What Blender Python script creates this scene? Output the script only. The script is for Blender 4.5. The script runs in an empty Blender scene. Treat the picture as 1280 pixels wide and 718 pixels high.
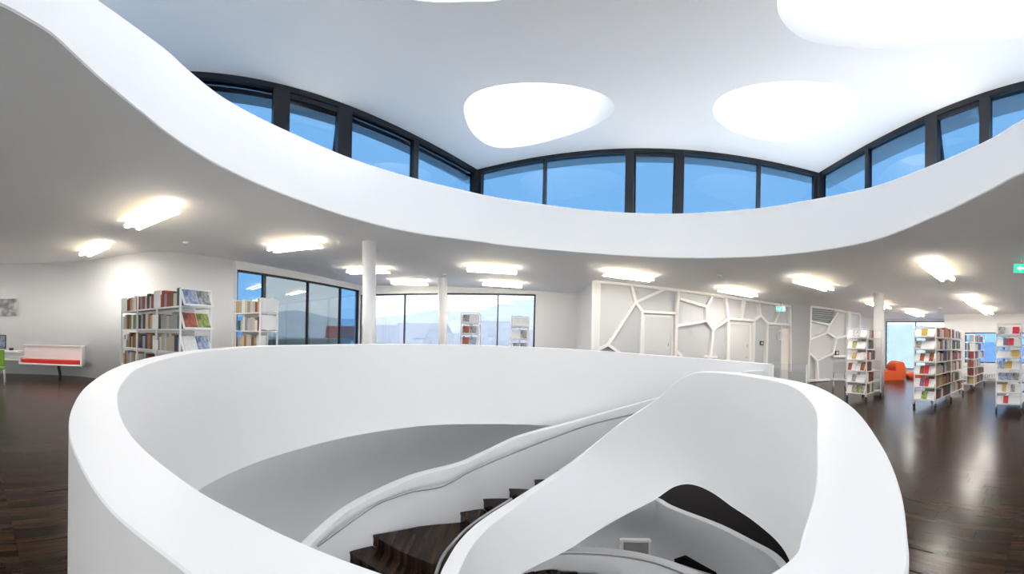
import bpy, bmesh, math, random
from mathutils import Vector, Matrix
from mathutils.geometry import tessellate_polygon
random.seed(7)
PI = math.pi
scn = bpy.context.scene
col = scn.collection
R = math.radians

# ------------------------------------------------------------------ camera
F = 430.0            # pixels per radian of a cylindrical panorama, 1280 x 718
V0 = 423.0           # pixel row of the horizon in the middle of the frame
ROLL = R(1.3)
EYE = 1.6
cam_d = bpy.data.cameras.new('camera')
cam_d.type = 'PANO'
cam_d.panorama_type = 'CENTRAL_CYLINDRICAL'
cam_d.central_cylindrical_range_u_min = -640 / F
cam_d.central_cylindrical_range_u_max = 640 / F
cam_d.central_cylindrical_range_v_min = (V0 - 718) / F
cam_d.central_cylindrical_range_v_max = V0 / F
cam_d.central_cylindrical_radius = 1.0
cam_d.clip_start = 0.02
cam_d.clip_end = 3000
cam = bpy.data.objects.new('camera', cam_d)
col.objects.link(cam)
cam.matrix_world = Matrix.Translation((0, 0, EYE)) @ Matrix.Rotation(PI / 2, 4, 'X') @ Matrix.Rotation(ROLL, 4, 'Z')
scn.camera = cam

# ------------------------------------------------------------------ world, sun, exposure
scn.view_settings.view_transform = 'Standard'
scn.view_settings.look = 'None'
scn.view_settings.gamma = 1.0
scn.view_settings.use_curve_mapping = False
scn.view_settings.exposure = 1.28
SKY = 5.6
w = bpy.data.worlds.new('sky'); scn.world = w; w.use_nodes = True
nt = w.node_tree; nt.nodes.clear()
tc = nt.nodes.new('ShaderNodeTexCoord'); sep = nt.nodes.new('ShaderNodeSeparateXYZ')
ramp = nt.nodes.new('ShaderNodeValToRGB'); bg = nt.nodes.new('ShaderNodeBackground'); out = nt.nodes.new('ShaderNodeOutputWorld')
nt.links.new(tc.outputs['Generated'], sep.inputs[0]); nt.links.new(sep.outputs['Z'], ramp.inputs['Fac'])
ramp.color_ramp.elements[0].position = 0.0; ramp.color_ramp.elements[0].color = (1, 1, 1, 1)
ramp.color_ramp.elements[1].position = 0.9; ramp.color_ramp.elements[1].color = (.96, .98, 1, 1)
e = ramp.color_ramp.elements.new(0.25); e.color = (.97, .985, 1, 1)
nt.links.new(ramp.outputs[0], bg.inputs['Color']); bg.inputs['Strength'].default_value = SKY
nt.links.new(bg.outputs[0], out.inputs['Surface'])
sun_d = bpy.data.lights.new('sun', 'SUN'); sun_d.energy = .45; sun_d.angle = R(7); sun_d.color = (1, .95, .88)
sun = bpy.data.objects.new('sun', sun_d); col.objects.link(sun)
sun.rotation_euler = Vector((6.5, -4.8, 6.4)).to_track_quat('Z', 'Y').to_euler()
scn.cycles.max_bounces = 12
scn.cycles.diffuse_bounces = 10
scn.cycles.transparent_max_bounces = 16
scn.cycles.caustics_reflective = False
scn.cycles.caustics_refractive = False
scn.cycles.sample_clamp_indirect = 6
LAMP = 25.0          # radiance of the ceiling lamps

# ------------------------------------------------------------------ pixel -> place
cr, sr = math.cos(ROLL), math.sin(ROLL)
def ray(px, py):
    t = (px - 640) / F; v = (V0 - py) / F
    s, c = math.sin(t), math.cos(t)
    return Vector((s * cr - v * sr, c, s * sr + v * cr))
E0 = Vector((0, 0, EYE))
def atz(px, py, z):
    d = ray(px, py); return E0 + d * ((z - EYE) / d.z)
def atr(px, py, r):
    d = ray(px, py); return E0 + d * (r / math.hypot(d.x, d.y))
def atpl(px, py, a, b):            # vertical plane through the plan points a, b
    d = ray(px, py); nx, ny = -(b[1] - a[1]), b[0] - a[0]
    return E0 + d * ((a[0] * nx + a[1] * ny) / (d.x * nx + d.y * ny))
C0, CK = 2.0, 0.036
def cz(x): return EYE + C0 - CK * x        # the storey's ceiling falls gently to the right
def atc(px, py):
    d = ray(px, py); return E0 + d * (C0 / (d.z + CK * d.x))

# ------------------------------------------------------------------ materials
def mat(name, colr, rough=.5, metal=0, emit=None, es=0, spec=.5, noise=None, bump=0, coat=0):
    m = bpy.data.materials.new(name); m.use_nodes = True
    n = m.node_tree.nodes; l = m.node_tree.links; b = n['Principled BSDF']
    b.inputs['Base Color'].default_value = (*colr, 1); b.inputs['Roughness'].default_value = rough
    b.inputs['Metallic'].default_value = metal; b.inputs['Specular IOR Level'].default_value = spec
    b.inputs['Coat Weight'].default_value = coat
    if emit: b.inputs['Emission Color'].default_value = (*emit, 1); b.inputs['Emission Strength'].default_value = es
    if noise or bump:
        t = n.new('ShaderNodeTexCoord'); nz = n.new('ShaderNodeTexNoise'); nz.inputs['Scale'].default_value = (noise or (8, 0))[0]
        nz.inputs['Detail'].default_value = 6
        l.new(t.outputs['Object'], nz.inputs['Vector'])
        if noise and noise[1]:
            mx = n.new('ShaderNodeMix'); mx.data_type = 'RGBA'
            mx.inputs[6].default_value = (*[c * (1 - noise[1]) for c in colr], 1)
            mx.inputs[7].default_value = (*[min(1, c * (1 + noise[1])) for c in colr], 1)
            l.new(nz.outputs['Fac'], mx.inputs[0]); l.new(mx.outputs[2], b.inputs['Base Color'])
        if bump:
            bp = n.new('ShaderNodeBump'); bp.inputs['Strength'].default_value = bump; bp.inputs['Distance'].default_value = .01
            l.new(nz.outputs['Fac'], bp.inputs['Height']); l.new(bp.outputs[0], b.inputs['Normal'])
    return m
def glass(name, tint, refl=1.0):
    m = bpy.data.materials.new(name); m.use_nodes = True
    n = m.node_tree.nodes; l = m.node_tree.links; n.clear()
    o = n.new('ShaderNodeOutputMaterial'); t = n.new('ShaderNodeBsdfTransparent'); g = n.new('ShaderNodeBsdfGlossy')
    t.inputs[0].default_value = (*tint, 1); g.inputs['Roughness'].default_value = .02
    lw_ = n.new('ShaderNodeLayerWeight'); lw_.inputs[0].default_value = .5
    pw_ = n.new('ShaderNodeMath'); pw_.operation = 'POWER'; pw_.inputs[1].default_value = 5; l.new(lw_.outputs['Facing'], pw_.inputs[0])
    ml = n.new('ShaderNodeMath'); ml.operation = 'MULTIPLY_ADD'; ml.inputs[1].default_value = .9 * refl; ml.inputs[2].default_value = .035 * refl; l.new(pw_.outputs[0], ml.inputs[0])
    mx = n.new('ShaderNodeMixShader'); l.new(ml.outputs[0], mx.inputs[0]); l.new(t.outputs[0], mx.inputs[1]); l.new(g.outputs[0], mx.inputs[2])
    l.new(mx.outputs[0], o.inputs[0]); return m
def blotch(name, cols, scale):                 # flat print: blotchy picture colours
    m = bpy.data.materials.new(name); m.use_nodes = True
    n = m.node_tree.nodes; l = m.node_tree.links; b = n['Principled BSDF']; b.inputs['Roughness'].default_value = .4
    t = n.new('ShaderNodeTexCoord'); v = n.new('ShaderNodeTexNoise'); v.inputs['Scale'].default_value = scale; v.inputs['Detail'].default_value = 3
    r = n.new('ShaderNodeValToRGB'); r.color_ramp.elements[0].color = (*cols[0], 1); r.color_ramp.elements[0].position = .35
    r.color_ramp.elements[1].color = (*cols[-1], 1); r.color_ramp.elements[1].position = .65
    for i, c in enumerate(cols[1:-1]):
        k = r.color_ramp.elements.new(.35 + .3 * (i + 1) / (len(cols) - 1)); k.color = (*c, 1)
    l.new(t.outputs['Object'], v.inputs['Vector']); l.new(v.outputs['Fac'], r.inputs[0]); l.new(r.outputs[0], b.inputs['Base Color'])
    return m
M = {}
M['white'] = mat('white plaster', (.92, .92, .915), .6, noise=(3, .012), bump=.03)
M['ceil'] = mat('ceiling plaster', (.95, .95, .95), .8, noise=(40, .015), bump=.05)
M['wall'] = mat('wall paint', (.82, .825, .835), .7, noise=(6, .012), bump=.03)
M['parapet'] = mat('parapet lacquer', (.86, .86, .865), .42, noise=(2, .008))
M['roofceil'] = mat('roof ceiling plaster', (.94, .925, .90), .8, noise=(40, .015), bump=.05)
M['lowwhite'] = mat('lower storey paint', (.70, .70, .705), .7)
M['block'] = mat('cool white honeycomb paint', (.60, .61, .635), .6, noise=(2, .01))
M['fascia'] = mat('brightened fascia plaster', (.96, .96, .955), .6, noise=(2, .005))  # stronger light on the fascia is put into this whiter colour
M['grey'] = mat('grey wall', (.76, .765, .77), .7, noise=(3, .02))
M['frame'] = mat('anthracite metal', (.022, .024, .028), .4, .3)
M['glass_up'] = glass('sky-blue tinted glass', (.123, .193, .262))  # blue of the sky outside is put into the window glass tints
SKYP = [glass('satin skylight pane %d' % k, (v, v, v * 1.005), .6) for k, v in enumerate((.60, .46, .22, .48))]
M['glass_rear'] = glass('rear glazing', (.46, .462, .455), .6)
M['glass_pale'] = glass('pale window glass', (.30, .335, .375))
M['glass_lower'] = glass('lower storey glazing', (.60, .60, .60), .6)
M['glass_back'] = glass('lightly tinted glass', (.33, .345, .37))
M['glass_clear'] = glass('clear glass', (.95, .96, .97), .6)
M['glass_low'] = glass('pale blue glass', (.17, .24, .33))  # carries the sky's blue in its tint too
M['glass_dark'] = glass('dark tinted glass', (.18, .20, .21), 1.4)
M['steel'] = mat('brushed steel', (.35, .35, .36), .3, .9)
M['trolley'] = mat('trolley white enamel', (.84, .84, .84), .35)
M['rubber'] = mat('black rubber', (.03, .03, .032), .6)
M['chrome'] = mat('chrome', (.6, .6, .62), .2, 1)
M['lampcore'] = mat('lamp cream housing', (.75, .66, .48), .4, emit=(1, .72, .36), es=1.0)
M['lamp'] = mat('lamp diffuser', (.95, .95, .9), .4, emit=(1, .96, .915), es=LAMP)
M['lampglow'] = mat('lamp side glow', (.95, .85, .65), .4, emit=(1, .80, .48), es=LAMP * .17)
M['red'] = mat('red upholstery', (.72, .035, .02), .8, noise=(30, .1))
M['orange'] = mat('orange fabric', (.72, .10, .025), .85, noise=(20, .12), bump=.3)
M['green'] = mat('green shell', (.17, .36, .03), .5)
M['black'] = mat('black metal', (.02, .02, .022), .4)
M['screen'] = blotch('monitor picture', [(.05, .08, .13), (.16, .22, .32), (.3, .36, .45)], 8)
M['greypanel'] = mat('grey panel', (.55, .55, .55), .6)
M['paper'] = mat('white card', (.86, .86, .85), .5)
M['signgreen'] = mat('exit green', (.03, .42, .22), .4, emit=(.03, .6, .35), es=.6)
M['signwhite'] = mat('exit white', (.9, .95, .92), .4, emit=(.9, 1, .95), es=.7)
M['concrete'] = mat('haze-paled render', (.66, .72, .80), .9, noise=(.3, .05))  # house walls paled and blued to stand for haze
M['darkcladding'] = mat('dark grey cladding', (.20, .23, .24), .6, noise=(1, .1))
M['hill'] = mat('haze-tinted hillside', (.56, .62, .70), 1, noise=(.03, .18))  # distance haze is put into the pale blue of the hills
M['roofred'] = mat('red roof tile', (.34, .12, .10), .9)
M['roofgrey'] = mat('grey roof tile', (.42, .45, .50), .9)
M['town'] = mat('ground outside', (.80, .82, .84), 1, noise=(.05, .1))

def wood(name, base, scale_y=1.0):
    m = bpy.data.materials.new(name); m.use_nodes = True
    n = m.node_tree.nodes; l = m.node_tree.links; b = n['Principled BSDF']
    t = n.new('ShaderNodeTexCoord'); mp = n.new('ShaderNodeMapping'); mp.inputs['Rotation'].default_value = (0, 0, R(90))
    geo = n.new('ShaderNodeNewGeometry'); l.new(geo.outputs['Position'], mp.inputs[0])
    br = n.new('ShaderNodeTexBrick'); br.offset = .37; br.offset_frequency = 1; br.squash = 1
    br.inputs['Scale'].default_value = 1; br.inputs['Mortar Size'].default_value = .0015
    br.inputs['Brick Width'].default_value = .9; br.inputs['Row Height'].default_value = .0643
    br.inputs['Color1'].default_value = (*[c * .55 for c in base], 1); br.inputs['Color2'].default_value = (base[0] * 1.9, base[1] * 1.75, base[2] * 1.5, 1)
    br.inputs['Mortar'].default_value = (.004, .003, .003, 1); br.inputs['Bias'].default_value = -.25
    l.new(mp.outputs[0], br.inputs['Vector'])
    mp2 = n.new('ShaderNodeMapping'); mp2.inputs['Scale'].default_value = (30, 1.6, 30); l.new(geo.outputs['Position'], mp2.inputs[0])
    nz = n.new('ShaderNodeTexNoise'); nz.inputs['Scale'].default_value = 2; nz.inputs['Detail'].default_value = 6; l.new(mp2.outputs[0], nz.inputs['Vector'])
    mx = n.new('ShaderNodeMix'); mx.data_type = 'RGBA'; mx.blend_type = 'MULTIPLY'; mx.inputs[0].default_value = .7
    rr = n.new('ShaderNodeValToRGB'); rr.color_ramp.elements[0].position = .3; rr.color_ramp.elements[0].color = (.45, .45, .45, 1)
    rr.color_ramp.elements[1].position = .7; rr.color_ramp.elements[1].color = (1.4, 1.35, 1.3, 1)
    l.new(nz.outputs['Fac'], rr.inputs[0]); l.new(br.outputs['Color'], mx.inputs[6]); l.new(rr.outputs[0], mx.inputs[7])
    l.new(mx.outputs[2], b.inputs['Base Color'])
    b.inputs['Roughness'].default_value = .28; b.inputs['Specular IOR Level'].default_value = .2
    nz2 = n.new('ShaderNodeTexNoise'); nz2.inputs['Scale'].default_value = 3; l.new(geo.outputs['Position'], nz2.inputs['Vector'])
    mr = n.new('ShaderNodeMapRange'); mr.inputs[3].default_value = .2; mr.inputs[4].default_value = .27; l.new(nz2.outputs['Fac'], mr.inputs[0]); l.new(mr.outputs[0], b.inputs['Roughness'])
    bp = n.new('ShaderNodeBump'); bp.inputs['Strength'].default_value = .02; bp.inputs['Distance'].default_value = .001
    l.new(br.outputs['Fac'], bp.inputs['Height']); bp.invert = True; l.new(bp.outputs[0], b.inputs['Normal'])
    return m
M['floor'] = wood('dark strip parquet', (.036, .020, .0125))
M['darkfloor'] = mat('dark floor covering', (.009, .008, .008), .9, spec=0, noise=(4, .2))
M['step'] = wood('dark stair parquet', (.030, .018, .0125))

# ------------------------------------------------------------------ object helpers
def tag(o, label=None, cat=None, group=None, kind=None):
    if label: o['label'] = label
    if cat: o['category'] = cat
    if group: o['group'] = group
    if kind: o['kind'] = kind
    return o
def empty(name, loc=(0, 0, 0), rz=0, parent=None):
    o = bpy.data.objects.new(name, None); col.objects.link(o); o.location = loc; o.rotation_euler = (0, 0, rz)
    if parent: o.parent = parent
    return o
def link(name, me, m, parent=None, loc=None):
    o = bpy.data.objects.new(name, me); col.objects.link(o)
    if m is not None and not me.materials:
        for k in (m if isinstance(m, (list, tuple)) else [m]): me.materials.append(M[k] if isinstance(k, str) else k)
    if parent: o.parent = parent
    if loc: o.location = loc
    return o
class MB:
    def __init__(s): s.b = bmesh.new()
    def box(s, c, d, rz=0, rx=0, ry=0, mi=0, bev=0):
        mtx = Matrix.Translation(c) @ Matrix.Rotation(rz, 4, 'Z') @ Matrix.Rotation(rx, 4, 'X') @ Matrix.Rotation(ry, 4, 'Y') @ Matrix.Diagonal((*d, 1))
        r = bmesh.ops.create_cube(s.b, size=1, matrix=mtx)
        fs = set(f for v in r['verts'] for f in v.link_faces)
        for f in fs: f.material_index = mi
        if bev:
            es = list(set(e for f in fs for e in f.edges))
            bmesh.ops.bevel(s.b, geom=es, offset=bev, segments=2, affect='EDGES', profile=.7)
        return s
    def bar(s, p, q, wd, dp, up=Vector((0, 0, 1))):     # box beam from p to q
        p, q = Vector(p), Vector(q); d = q - p; L = d.length; x = d / L
        y = up.cross(x)
        if y.length < 1e-4: y = Vector((0, 1, 0)).cross(x)
        y.normalize(); z = x.cross(y)
        m = Matrix((x, y, z)).transposed().to_4x4(); m.translation = (p + q) / 2
        bmesh.ops.create_cube(s.b, size=1, matrix=m @ Matrix.Diagonal((L, dp, wd, 1))); return s
    def cyl(s, p, q, r, n=12, r2=None):
        p, q = Vector(p), Vector(q); d = q - p
        m = d.to_track_quat('Z', 'Y').to_matrix().to_4x4(); m.translation = (p + q) / 2
        k = bmesh.ops.create_cone(s.b, cap_ends=True, segments=n, radius1=r, radius2=r if r2 is None else r2, depth=d.length, matrix=m)
        for f in set(f for v in k['verts'] for f in v.link_faces):
            if len(f.verts) == 4: f.smooth = True
        return s
    def poly(s, pts, mi=0):
        f = s.b.faces.new([s.b.verts.new(p) for p in pts]); f.material_index = mi; return s
    def prism(s, pts, z0, z1):          # plan polygon between two levels (z may be functions of the point)
        g = lambda z, p: z(p) if callable(z) else z
        a = [s.b.verts.new((p[0], p[1], g(z0, p))) for p in pts]; b = [s.b.verts.new((p[0], p[1], g(z1, p))) for p in pts]
        n = len(pts)
        for i in range(n): s.b.faces.new((a[i], a[(i + 1) % n], b[(i + 1) % n], b[i]))
        s.b.faces.new(a[::-1]); s.b.faces.new(b); return s
    def done(s, name, m, parent=None, loc=None, smooth=False):
        bmesh.ops.recalc_face_normals(s.b, faces=s.b.faces)
        me = bpy.data.meshes.new(name); s.b.to_mesh(me); s.b.free()
        if smooth:
            for p in me.polygons: p.use_smooth = True
        return link(name, me, m, parent, loc)
def slab(name, outer, holes, zf, thick, m, parent=None):      # horizontal slab with holes; zf(x,y) upper level
    loops = [[Vector((p[0], p[1], 0)) for p in lp] for lp in [outer] + holes]
    tri = tessellate_polygon(loops); flat = [p for lp in loops for p in lp]
    b = bmesh.new()
    up = [b.verts.new((p.x, p.y, zf(p.x, p.y))) for p in flat]; dn = [b.verts.new((p.x, p.y, zf(p.x, p.y) - thick)) for p in flat]
    for t in tri:
        try: b.faces.new([up[i] for i in t]); b.faces.new([dn[i] for i in t][::-1])
        except ValueError: pass
    k = 0
    for lp in loops:
        n = len(lp)
        for i in range(n):
            a, c = k + i, k + (i + 1) % n; b.faces.new((up[a], up[c], dn[c], dn[a]))
        k += n
    bmesh.ops.recalc_face_normals(b, faces=b.faces)
    me = bpy.data.meshes.new(name); b.to_mesh(me); b.free()
    return link(name, me, m, parent)
def cr_spline(P, n=8, closed=False):
    out = []; N = len(P)
    for i in range(N if closed else N - 1):
        g = (lambda k: P[k % N]) if closed else (lambda k: P[max(0, min(N - 1, k))])
        p0, p1, p2, p3 = g(i - 1), g(i), g(i + 1), g(i + 2)
        # centripetal-ish tension: scale tangents by chord lengths
        def D(a, b): return max(1e-6, math.dist(a[:3], b[:3])) ** .5
        t01, t12, t23 = D(p0, p1), D(p1, p2), D(p2, p3)
        if not closed and i == 0: t01 = t12
        if not closed and i == N - 2: t23 = t12
        for s in range(n):
            t = s / n; r = []
            for k in range(len(p1)):
                m1 = (p2[k] - p1[k] + t12 * ((p1[k] - p0[k]) / t01 - (p2[k] - p0[k]) / (t01 + t12)))
                m2 = (p2[k] - p1[k] + t12 * ((p3[k] - p2[k]) / t23 - (p3[k] - p1[k]) / (t12 + t23)))
                a = 2 * (p1[k] - p2[k]) + m1 + m2; c = -3 * (p1[k] - p2[k]) - 2 * m1 - m2
                r.append(a * t ** 3 + c * t ** 2 + m1 * t + p1[k])
            out.append(tuple(r))
    if not closed: out.append(tuple(P[-1]))
    return out
def ribbon(name, pts, m, parent=None, closed=False, bev=.005, extra=None):
    """pts: (x, y, z_top, z_bottom, thickness) of the outer top edge; the body lies to the left of the path"""
    n = len(pts); b = bmesh.new(); rows = []
    for i, p in enumerate(pts):
        a = pts[(i - 1) % n] if closed or i else pts[i]; c = pts[(i + 1) % n] if closed or i < n - 1 else pts[i]
        t = Vector((c[0] - a[0], c[1] - a[1], 0)).normalized(); nn = Vector((-t.y, t.x, 0))
        o = Vector((p[0], p[1], 0)); th = p[4]; zt, zb = p[2], p[3]
        sec = [(0, zb), (0, zt - bev), (bev, zt), (th - bev, zt), (th, zt - bev), (th, zb)]
        rows.append([b.verts.new(o + nn * s + Vector((0, 0, z))) for s, z in sec])
    K = 6
    for i in range(n if closed else n - 1):
        A, B = rows[i], rows[(i + 1) % n]
        for k in range(K):
            f = b.faces.new((A[k], A[(k + 1) % K], B[(k + 1) % K], B[k])); f.smooth = True
            if k == 5: f.smooth = False
    if not closed: b.faces.new(rows[0][::-1]); b.faces.new(rows[-1])
    for i in range(n if closed else n - 1):
        A, B = rows[i], rows[(i + 1) % n]
        for k in range(K):
            e = b.edges.get((A[k], B[k]))
            if e: e.smooth = False
    bmesh.ops.recalc_face_normals(b, faces=b.faces)
    me = bpy.data.meshes.new(name); b.to_mesh(me); b.free()
    return link(name, me, m, parent), rows
def tube(name, pts, r, m, parent=None, n=10):
    cu = bpy.data.curves.new(name, 'CURVE'); cu.dimensions = '3D'; cu.bevel_depth = r; cu.bevel_resolution = 3; cu.use_fill_caps = True
    s = cu.splines.new('POLY'); s.points.add(len(pts) - 1)
    for i, p in enumerate(pts): s.points[i].co = (p[0], p[1], p[2], 1)
    o = bpy.data.objects.new(name, cu); me = bpy.data.meshes.new_from_object(o); bpy.data.objects.remove(o)
    for p in me.polygons: p.use_smooth = True
    me.materials.clear(); return link(name, me, m, parent)
def wallbox(name, a, b, z0, z1, th, m, parent=None, holes=(), zt=None):
    """vertical wall along a->b, body behind the line (to the right), with rectangular holes (s0,s1,h0,h1) along the wall"""
    a = Vector((a[0], a[1], 0)); b = Vector((b[0], b[1], 0)); L = (b - a).length; x = (b - a) / L; nrm = Vector((x.y, -x.x, 0))
    top = (lambda s: zt((a + x * s).x)) if zt else (lambda s: z1)
    bm = bmesh.new()
    cuts = sorted(set([0, L] + [h[0] for h in holes] + [h[1] for h in holes]))
    def blk(s0, s1, lo, hi0, hi1):
        vs = []
        for off in (0, th):
            for (s, z) in ((s0, lo), (s1, lo), (s1, hi1), (s0, hi0)):
                p = a + x * s + nrm * off; vs.append(bm.verts.new((p.x, p.y, z)))
        for q in ((0, 1, 2, 3), (7, 6, 5, 4), (0, 4, 5, 1), (1, 5, 6, 2), (2, 6, 7, 3), (3, 7, 4, 0)): bm.faces.new([vs[i] for i in q])
    for s0, s1 in zip(cuts, cuts[1:]):
        hs = [h for h in holes if h[0] < (s0 + s1) / 2 < h[1]]
        if hs:
            h = hs[0]
            if h[2] > z0 + 1e-3: blk(s0, s1, z0, h[2], h[2])
            if h[3] < top(s0) - 1e-3: blk(s0, s1, h[3], top(s0), top(s1))
        else: blk(s0, s1, z0, top(s0), top(s1))
    bmesh.ops.recalc_face_normals(bm, faces=bm.faces)
    me = bpy.data.meshes.new(name); bm.to_mesh(me); bm.free(); return link(name, me, m, parent)

# ================================================================== THE SETTING
# ---- the parapet: one white ribbon round the void that turns down into the stair's near balustrade
def rp(px, py, r, zb, th=.22):
    p = atr(px, py, r); return (p.x, p.y, p.z, zb, th)
ctrl = [rp(965, 455, 6.4, -.15), rp(900, 449.5, 6.7, -.15), rp(850, 446, 6.9, -.15), rp(740, 438, 7.1, -.15), rp(640, 433, 7.2, -.15),
        rp(540, 430.5, 7.1, -.18), rp(460, 430, 6.8, -.28), rp(400, 431, 6.4, -.36), rp(320, 432.5, 5.6, -.42), rp(250, 437, 4.8, -.46),
        rp(200, 444.5, 4.1, -.48), rp(150, 457.5, 3.4, -.5), rp(110, 481, 2.5, -.5, .24), rp(90, 510, 1.84, -.5, .25), rp(86, 540, 1.42, -.5, .25),
        rp(94, 568, 1.17, -.5, .25), rp(133, 632, .82, -.5, .247)]
for x_, y_, t_ in ((-.48, .352, .216), (-.2, .362, .204), (.05, .328, .206), (.28, .272, .212), (.46, .247, .215), (.6, .264, .222)):
    ctrl.append((x_, y_, EYE - .42, -.5, t_))
ctrl += [rp(1134, 668, .775, -.5, .232), rp(1125, 610, 1.01, -.5, .245), rp(1100, 553, 1.49, -.5, .27),
         rp(1060, 505, 2.45, -.5, .25), rp(1010, 480, 3.6, -.5, .23), rp(965, 471.5, 4.2, -.5), rp(930, 467, 4.55, -.48, .2),
         rp(900, 464.5, 4.75, -.38, .2), rp(872, 465.5, 4.85, -.32, .2), rp(850, 475, 4.9, -.37, .2), rp(821, 499, 4.95, -.60, .2), rp(777, 528, 5.05, -.92, .2),
         rp(716, 576, 5.2, -1.44, .2), rp(646, 622, 5.2, -1.86, .2), rp(602, 650, 4.95, -2.05, .2), rp(576, 674, 4.6, -2.1, .2),
         rp(559, 700, 4.2, -2.12, .2), rp(550, 720, 3.9, -2.12, .2), rp(552, 745, 3.5, -2.15, .2), rp(575, 790, 3.0, -2.2, .2)]
ribA = cr_spline(ctrl, 9)
parapet, _ = ribbon('trim_1', ribA, 'parapet')
parapet['kind'] = 'structure'; parapet['label'] = 'sweeping white parapet that circles the stair void and turns into the stair balustrade'
CREST = 0
for i, p in enumerate(ribA):
    if i > 200 and math.degrees(math.atan2(p[0], p[1])) < 31: CREST = i; break

# ---- far balustrade of the stair
f2 = [rp(955, 462, 6.35, -.5, .16), rp(920, 466, 6.3, -.5, .16), rp(880, 480, 6.3, -.62, .16), rp(821, 497, 6.5, -.9, .16), rp(777, 509, 6.6, -1.1, .16), rp(716, 526, 6.7, -1.4, .16),
      rp(646, 545, 6.7, -1.7, .16), rp(602, 565, 6.65, -1.95, .16), rp(572, 578, 6.5, -2.1, .16), rp(540, 586, 6.4, -2.2, .16), rp(515, 593, 6.3, -2.3, .16), rp(476, 609, 6.1, -2.5, .16),
      rp(427, 635, 5.8, -2.8, .16), rp(379, 676, 5.3, -3.2, .16), rp(340, 715, 4.9, -3.5, .16), rp(300, 770, 4.3, -3.7, .16)]
ribB = cr_spline(f2, 7)
bal2, _ = ribbon('trim_2', ribB, 'parapet')
bal2['kind'] = 'structure'; bal2['label'] = 'white far balustrade of the winding stair'

# ---- outline of the storey
wl = [(0, 330), (50, 329), (100, 327), (135, 322), (168, 317), (200, 315), (235, 317), (265, 321)]
WL = [atc(*p) for p in wl]
W1 = Vector((-7.9, 7.6, 0)); W2 = Vector((-6.72, 14.1, 0)); W3 = Vector((2.66, 14.1, 0))
BA = (2.57, 10.64); BB = (10.6, 10.0); BC = (10.85, 9.25); BD = (13.2, 8.75); BE = (13.35, 9.5)
G1 = (16.05, 9.3); G2 = (17.1, 5.25); G3 = (15.35, 5.0)
wlc = cr_spline([(p.x, p.y, 0) for p in [Vector((-13.0, -2, 0))] + WL + [W1]], 4)
outline = [(-13.0, -6.5)] + [(p[0], p[1]) for p in wlc] + [(W2.x - .1, W2.y + .2), (W3.x + .1, W3.y + .2), (BA[0] + .1, BA[1] + .5), (BB[0] + .2, BB[1] + .5), (BC[0] + .1, BC[1] + .5), (BD[0] + .1, BD[1] + .5), (BE[0], BE[1] + .1), (G1[0], G1[1] + .1), (G2[0] + .1, G2[1]), (15.45, 4.9), (15.45, -6.5)]

# ---- floors
far_i = 0
for i, p in enumerate(ribA):
    if math.degrees(math.atan2(p[0], p[1])) < 30: far_i = i; break
def inset(pts, d):
    o = []
    n = len(pts)
    for i in range(n):
        a, c = pts[max(0, i - 1)], pts[min(n - 1, i + 1)]
        t = Vector((c[0] - a[0], c[1] - a[1], 0)).normalized(); o.append((pts[i][0] - t.y * d, pts[i][1] + t.x * d))
    return o
hole = inset(ribA[far_i:CREST], .10)
floor = slab('floor', outline, [hole], lambda x, y: 0.0, .10, 'floor')
floor['kind'] = 'structure'
soffit = slab('ceiling_lower', outline, [hole], lambda x, y: -.102, .03, 'ceil')
soffit['kind'] = 'structure'

# nearby floorboards, each its own piece
pl_me = {}
def plank_mesh(L):
    if L not in pl_me:
        m_ = MB().box((0, 0, 0), (.128, L - .003, .006), bev=.0012); me = bpy.data.meshes.new('plank'); m_.b.to_mesh(me); m_.b.free()
        me.materials.append(M['floor']); pl_me[L] = me
    return pl_me[L]
from mathutils.geometry import intersect_point_line
outer2 = [(p[0], p[1]) for p in ribA[:CREST]]
def inside(pt, poly):
    x, y = pt; c = False; n = len(poly)
    for i in range(n):
        x1, y1 = poly[i]; x2, y2 = poly[i - 1]
        if (y1 > y) != (y2 > y) and x < (x2 - x1) * (y - y1) / (y2 - y1) + x1: c = not c
    return c
def clear(x, y, L):
    for s in (-.5, -.25, 0, .25, .5):
        for dx in (-.09, .09):
            for (qx, qy) in outer2:
                if (x + dx - qx) ** 2 + (y + s * L - qy) ** 2 < .012: return False
            if inside((x + dx, y + s * L), outer2): return False
    return True
for side in (-1, 1):
    for k in range(21):
        x = side * (1.95 + k * .1285)
        y = -.9 + (k * .37) % .6
        while y < 1.9:
            L = random.choice((.62, .74, .9))
            if clear(x, y + L / 2, L): link('plank', plank_mesh(L), None, floor, (x, y + L / 2, .0012))
            y += L

# ---- walls of the storey
def struct(o, label=None):
    o['kind'] = 'structure'
    if label: o['label'] = label
    return o
bmw = bmesh.new()                      # curved wall at the left
cpts = [(-13.0, -6.5)] + [(p[0], p[1]) for p in wlc]
rows = []
for i, p in enumerate(cpts):
    a, c = cpts[max(0, i - 1)], cpts[min(len(cpts) - 1, i + 1)]
    t = Vector((c[0] - a[0], c[1] - a[1], 0)).normalized(); n_ = Vector((-t.y, t.x, 0)) * .25
    rows.append([bmw.verts.new((p[0], p[1], -.05)), bmw.verts.new((p[0], p[1], cz(p[0]) + .05)),
                 bmw.verts.new((p[0] + n_.x, p[1] + n_.y, cz(p[0]) + .05)), bmw.verts.new((p[0] + n_.x, p[1] + n_.y, -.05))])
for A, B in zip(rows, rows[1:]):
    for k in range(4):
        f = bmw.faces.new((A[k], A[(k + 1) % 4], B[(k + 1) % 4], B[k])); f.smooth = k in (0, 2)
bmw.faces.new(rows[0]); bmw.faces.new(rows[-1][::-1])
bmesh.ops.recalc_face_normals(bmw, faces=bmw.faces)
me = bpy.data.meshes.new('wall_left'); bmw.to_mesh(me); bmw.free()
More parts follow.
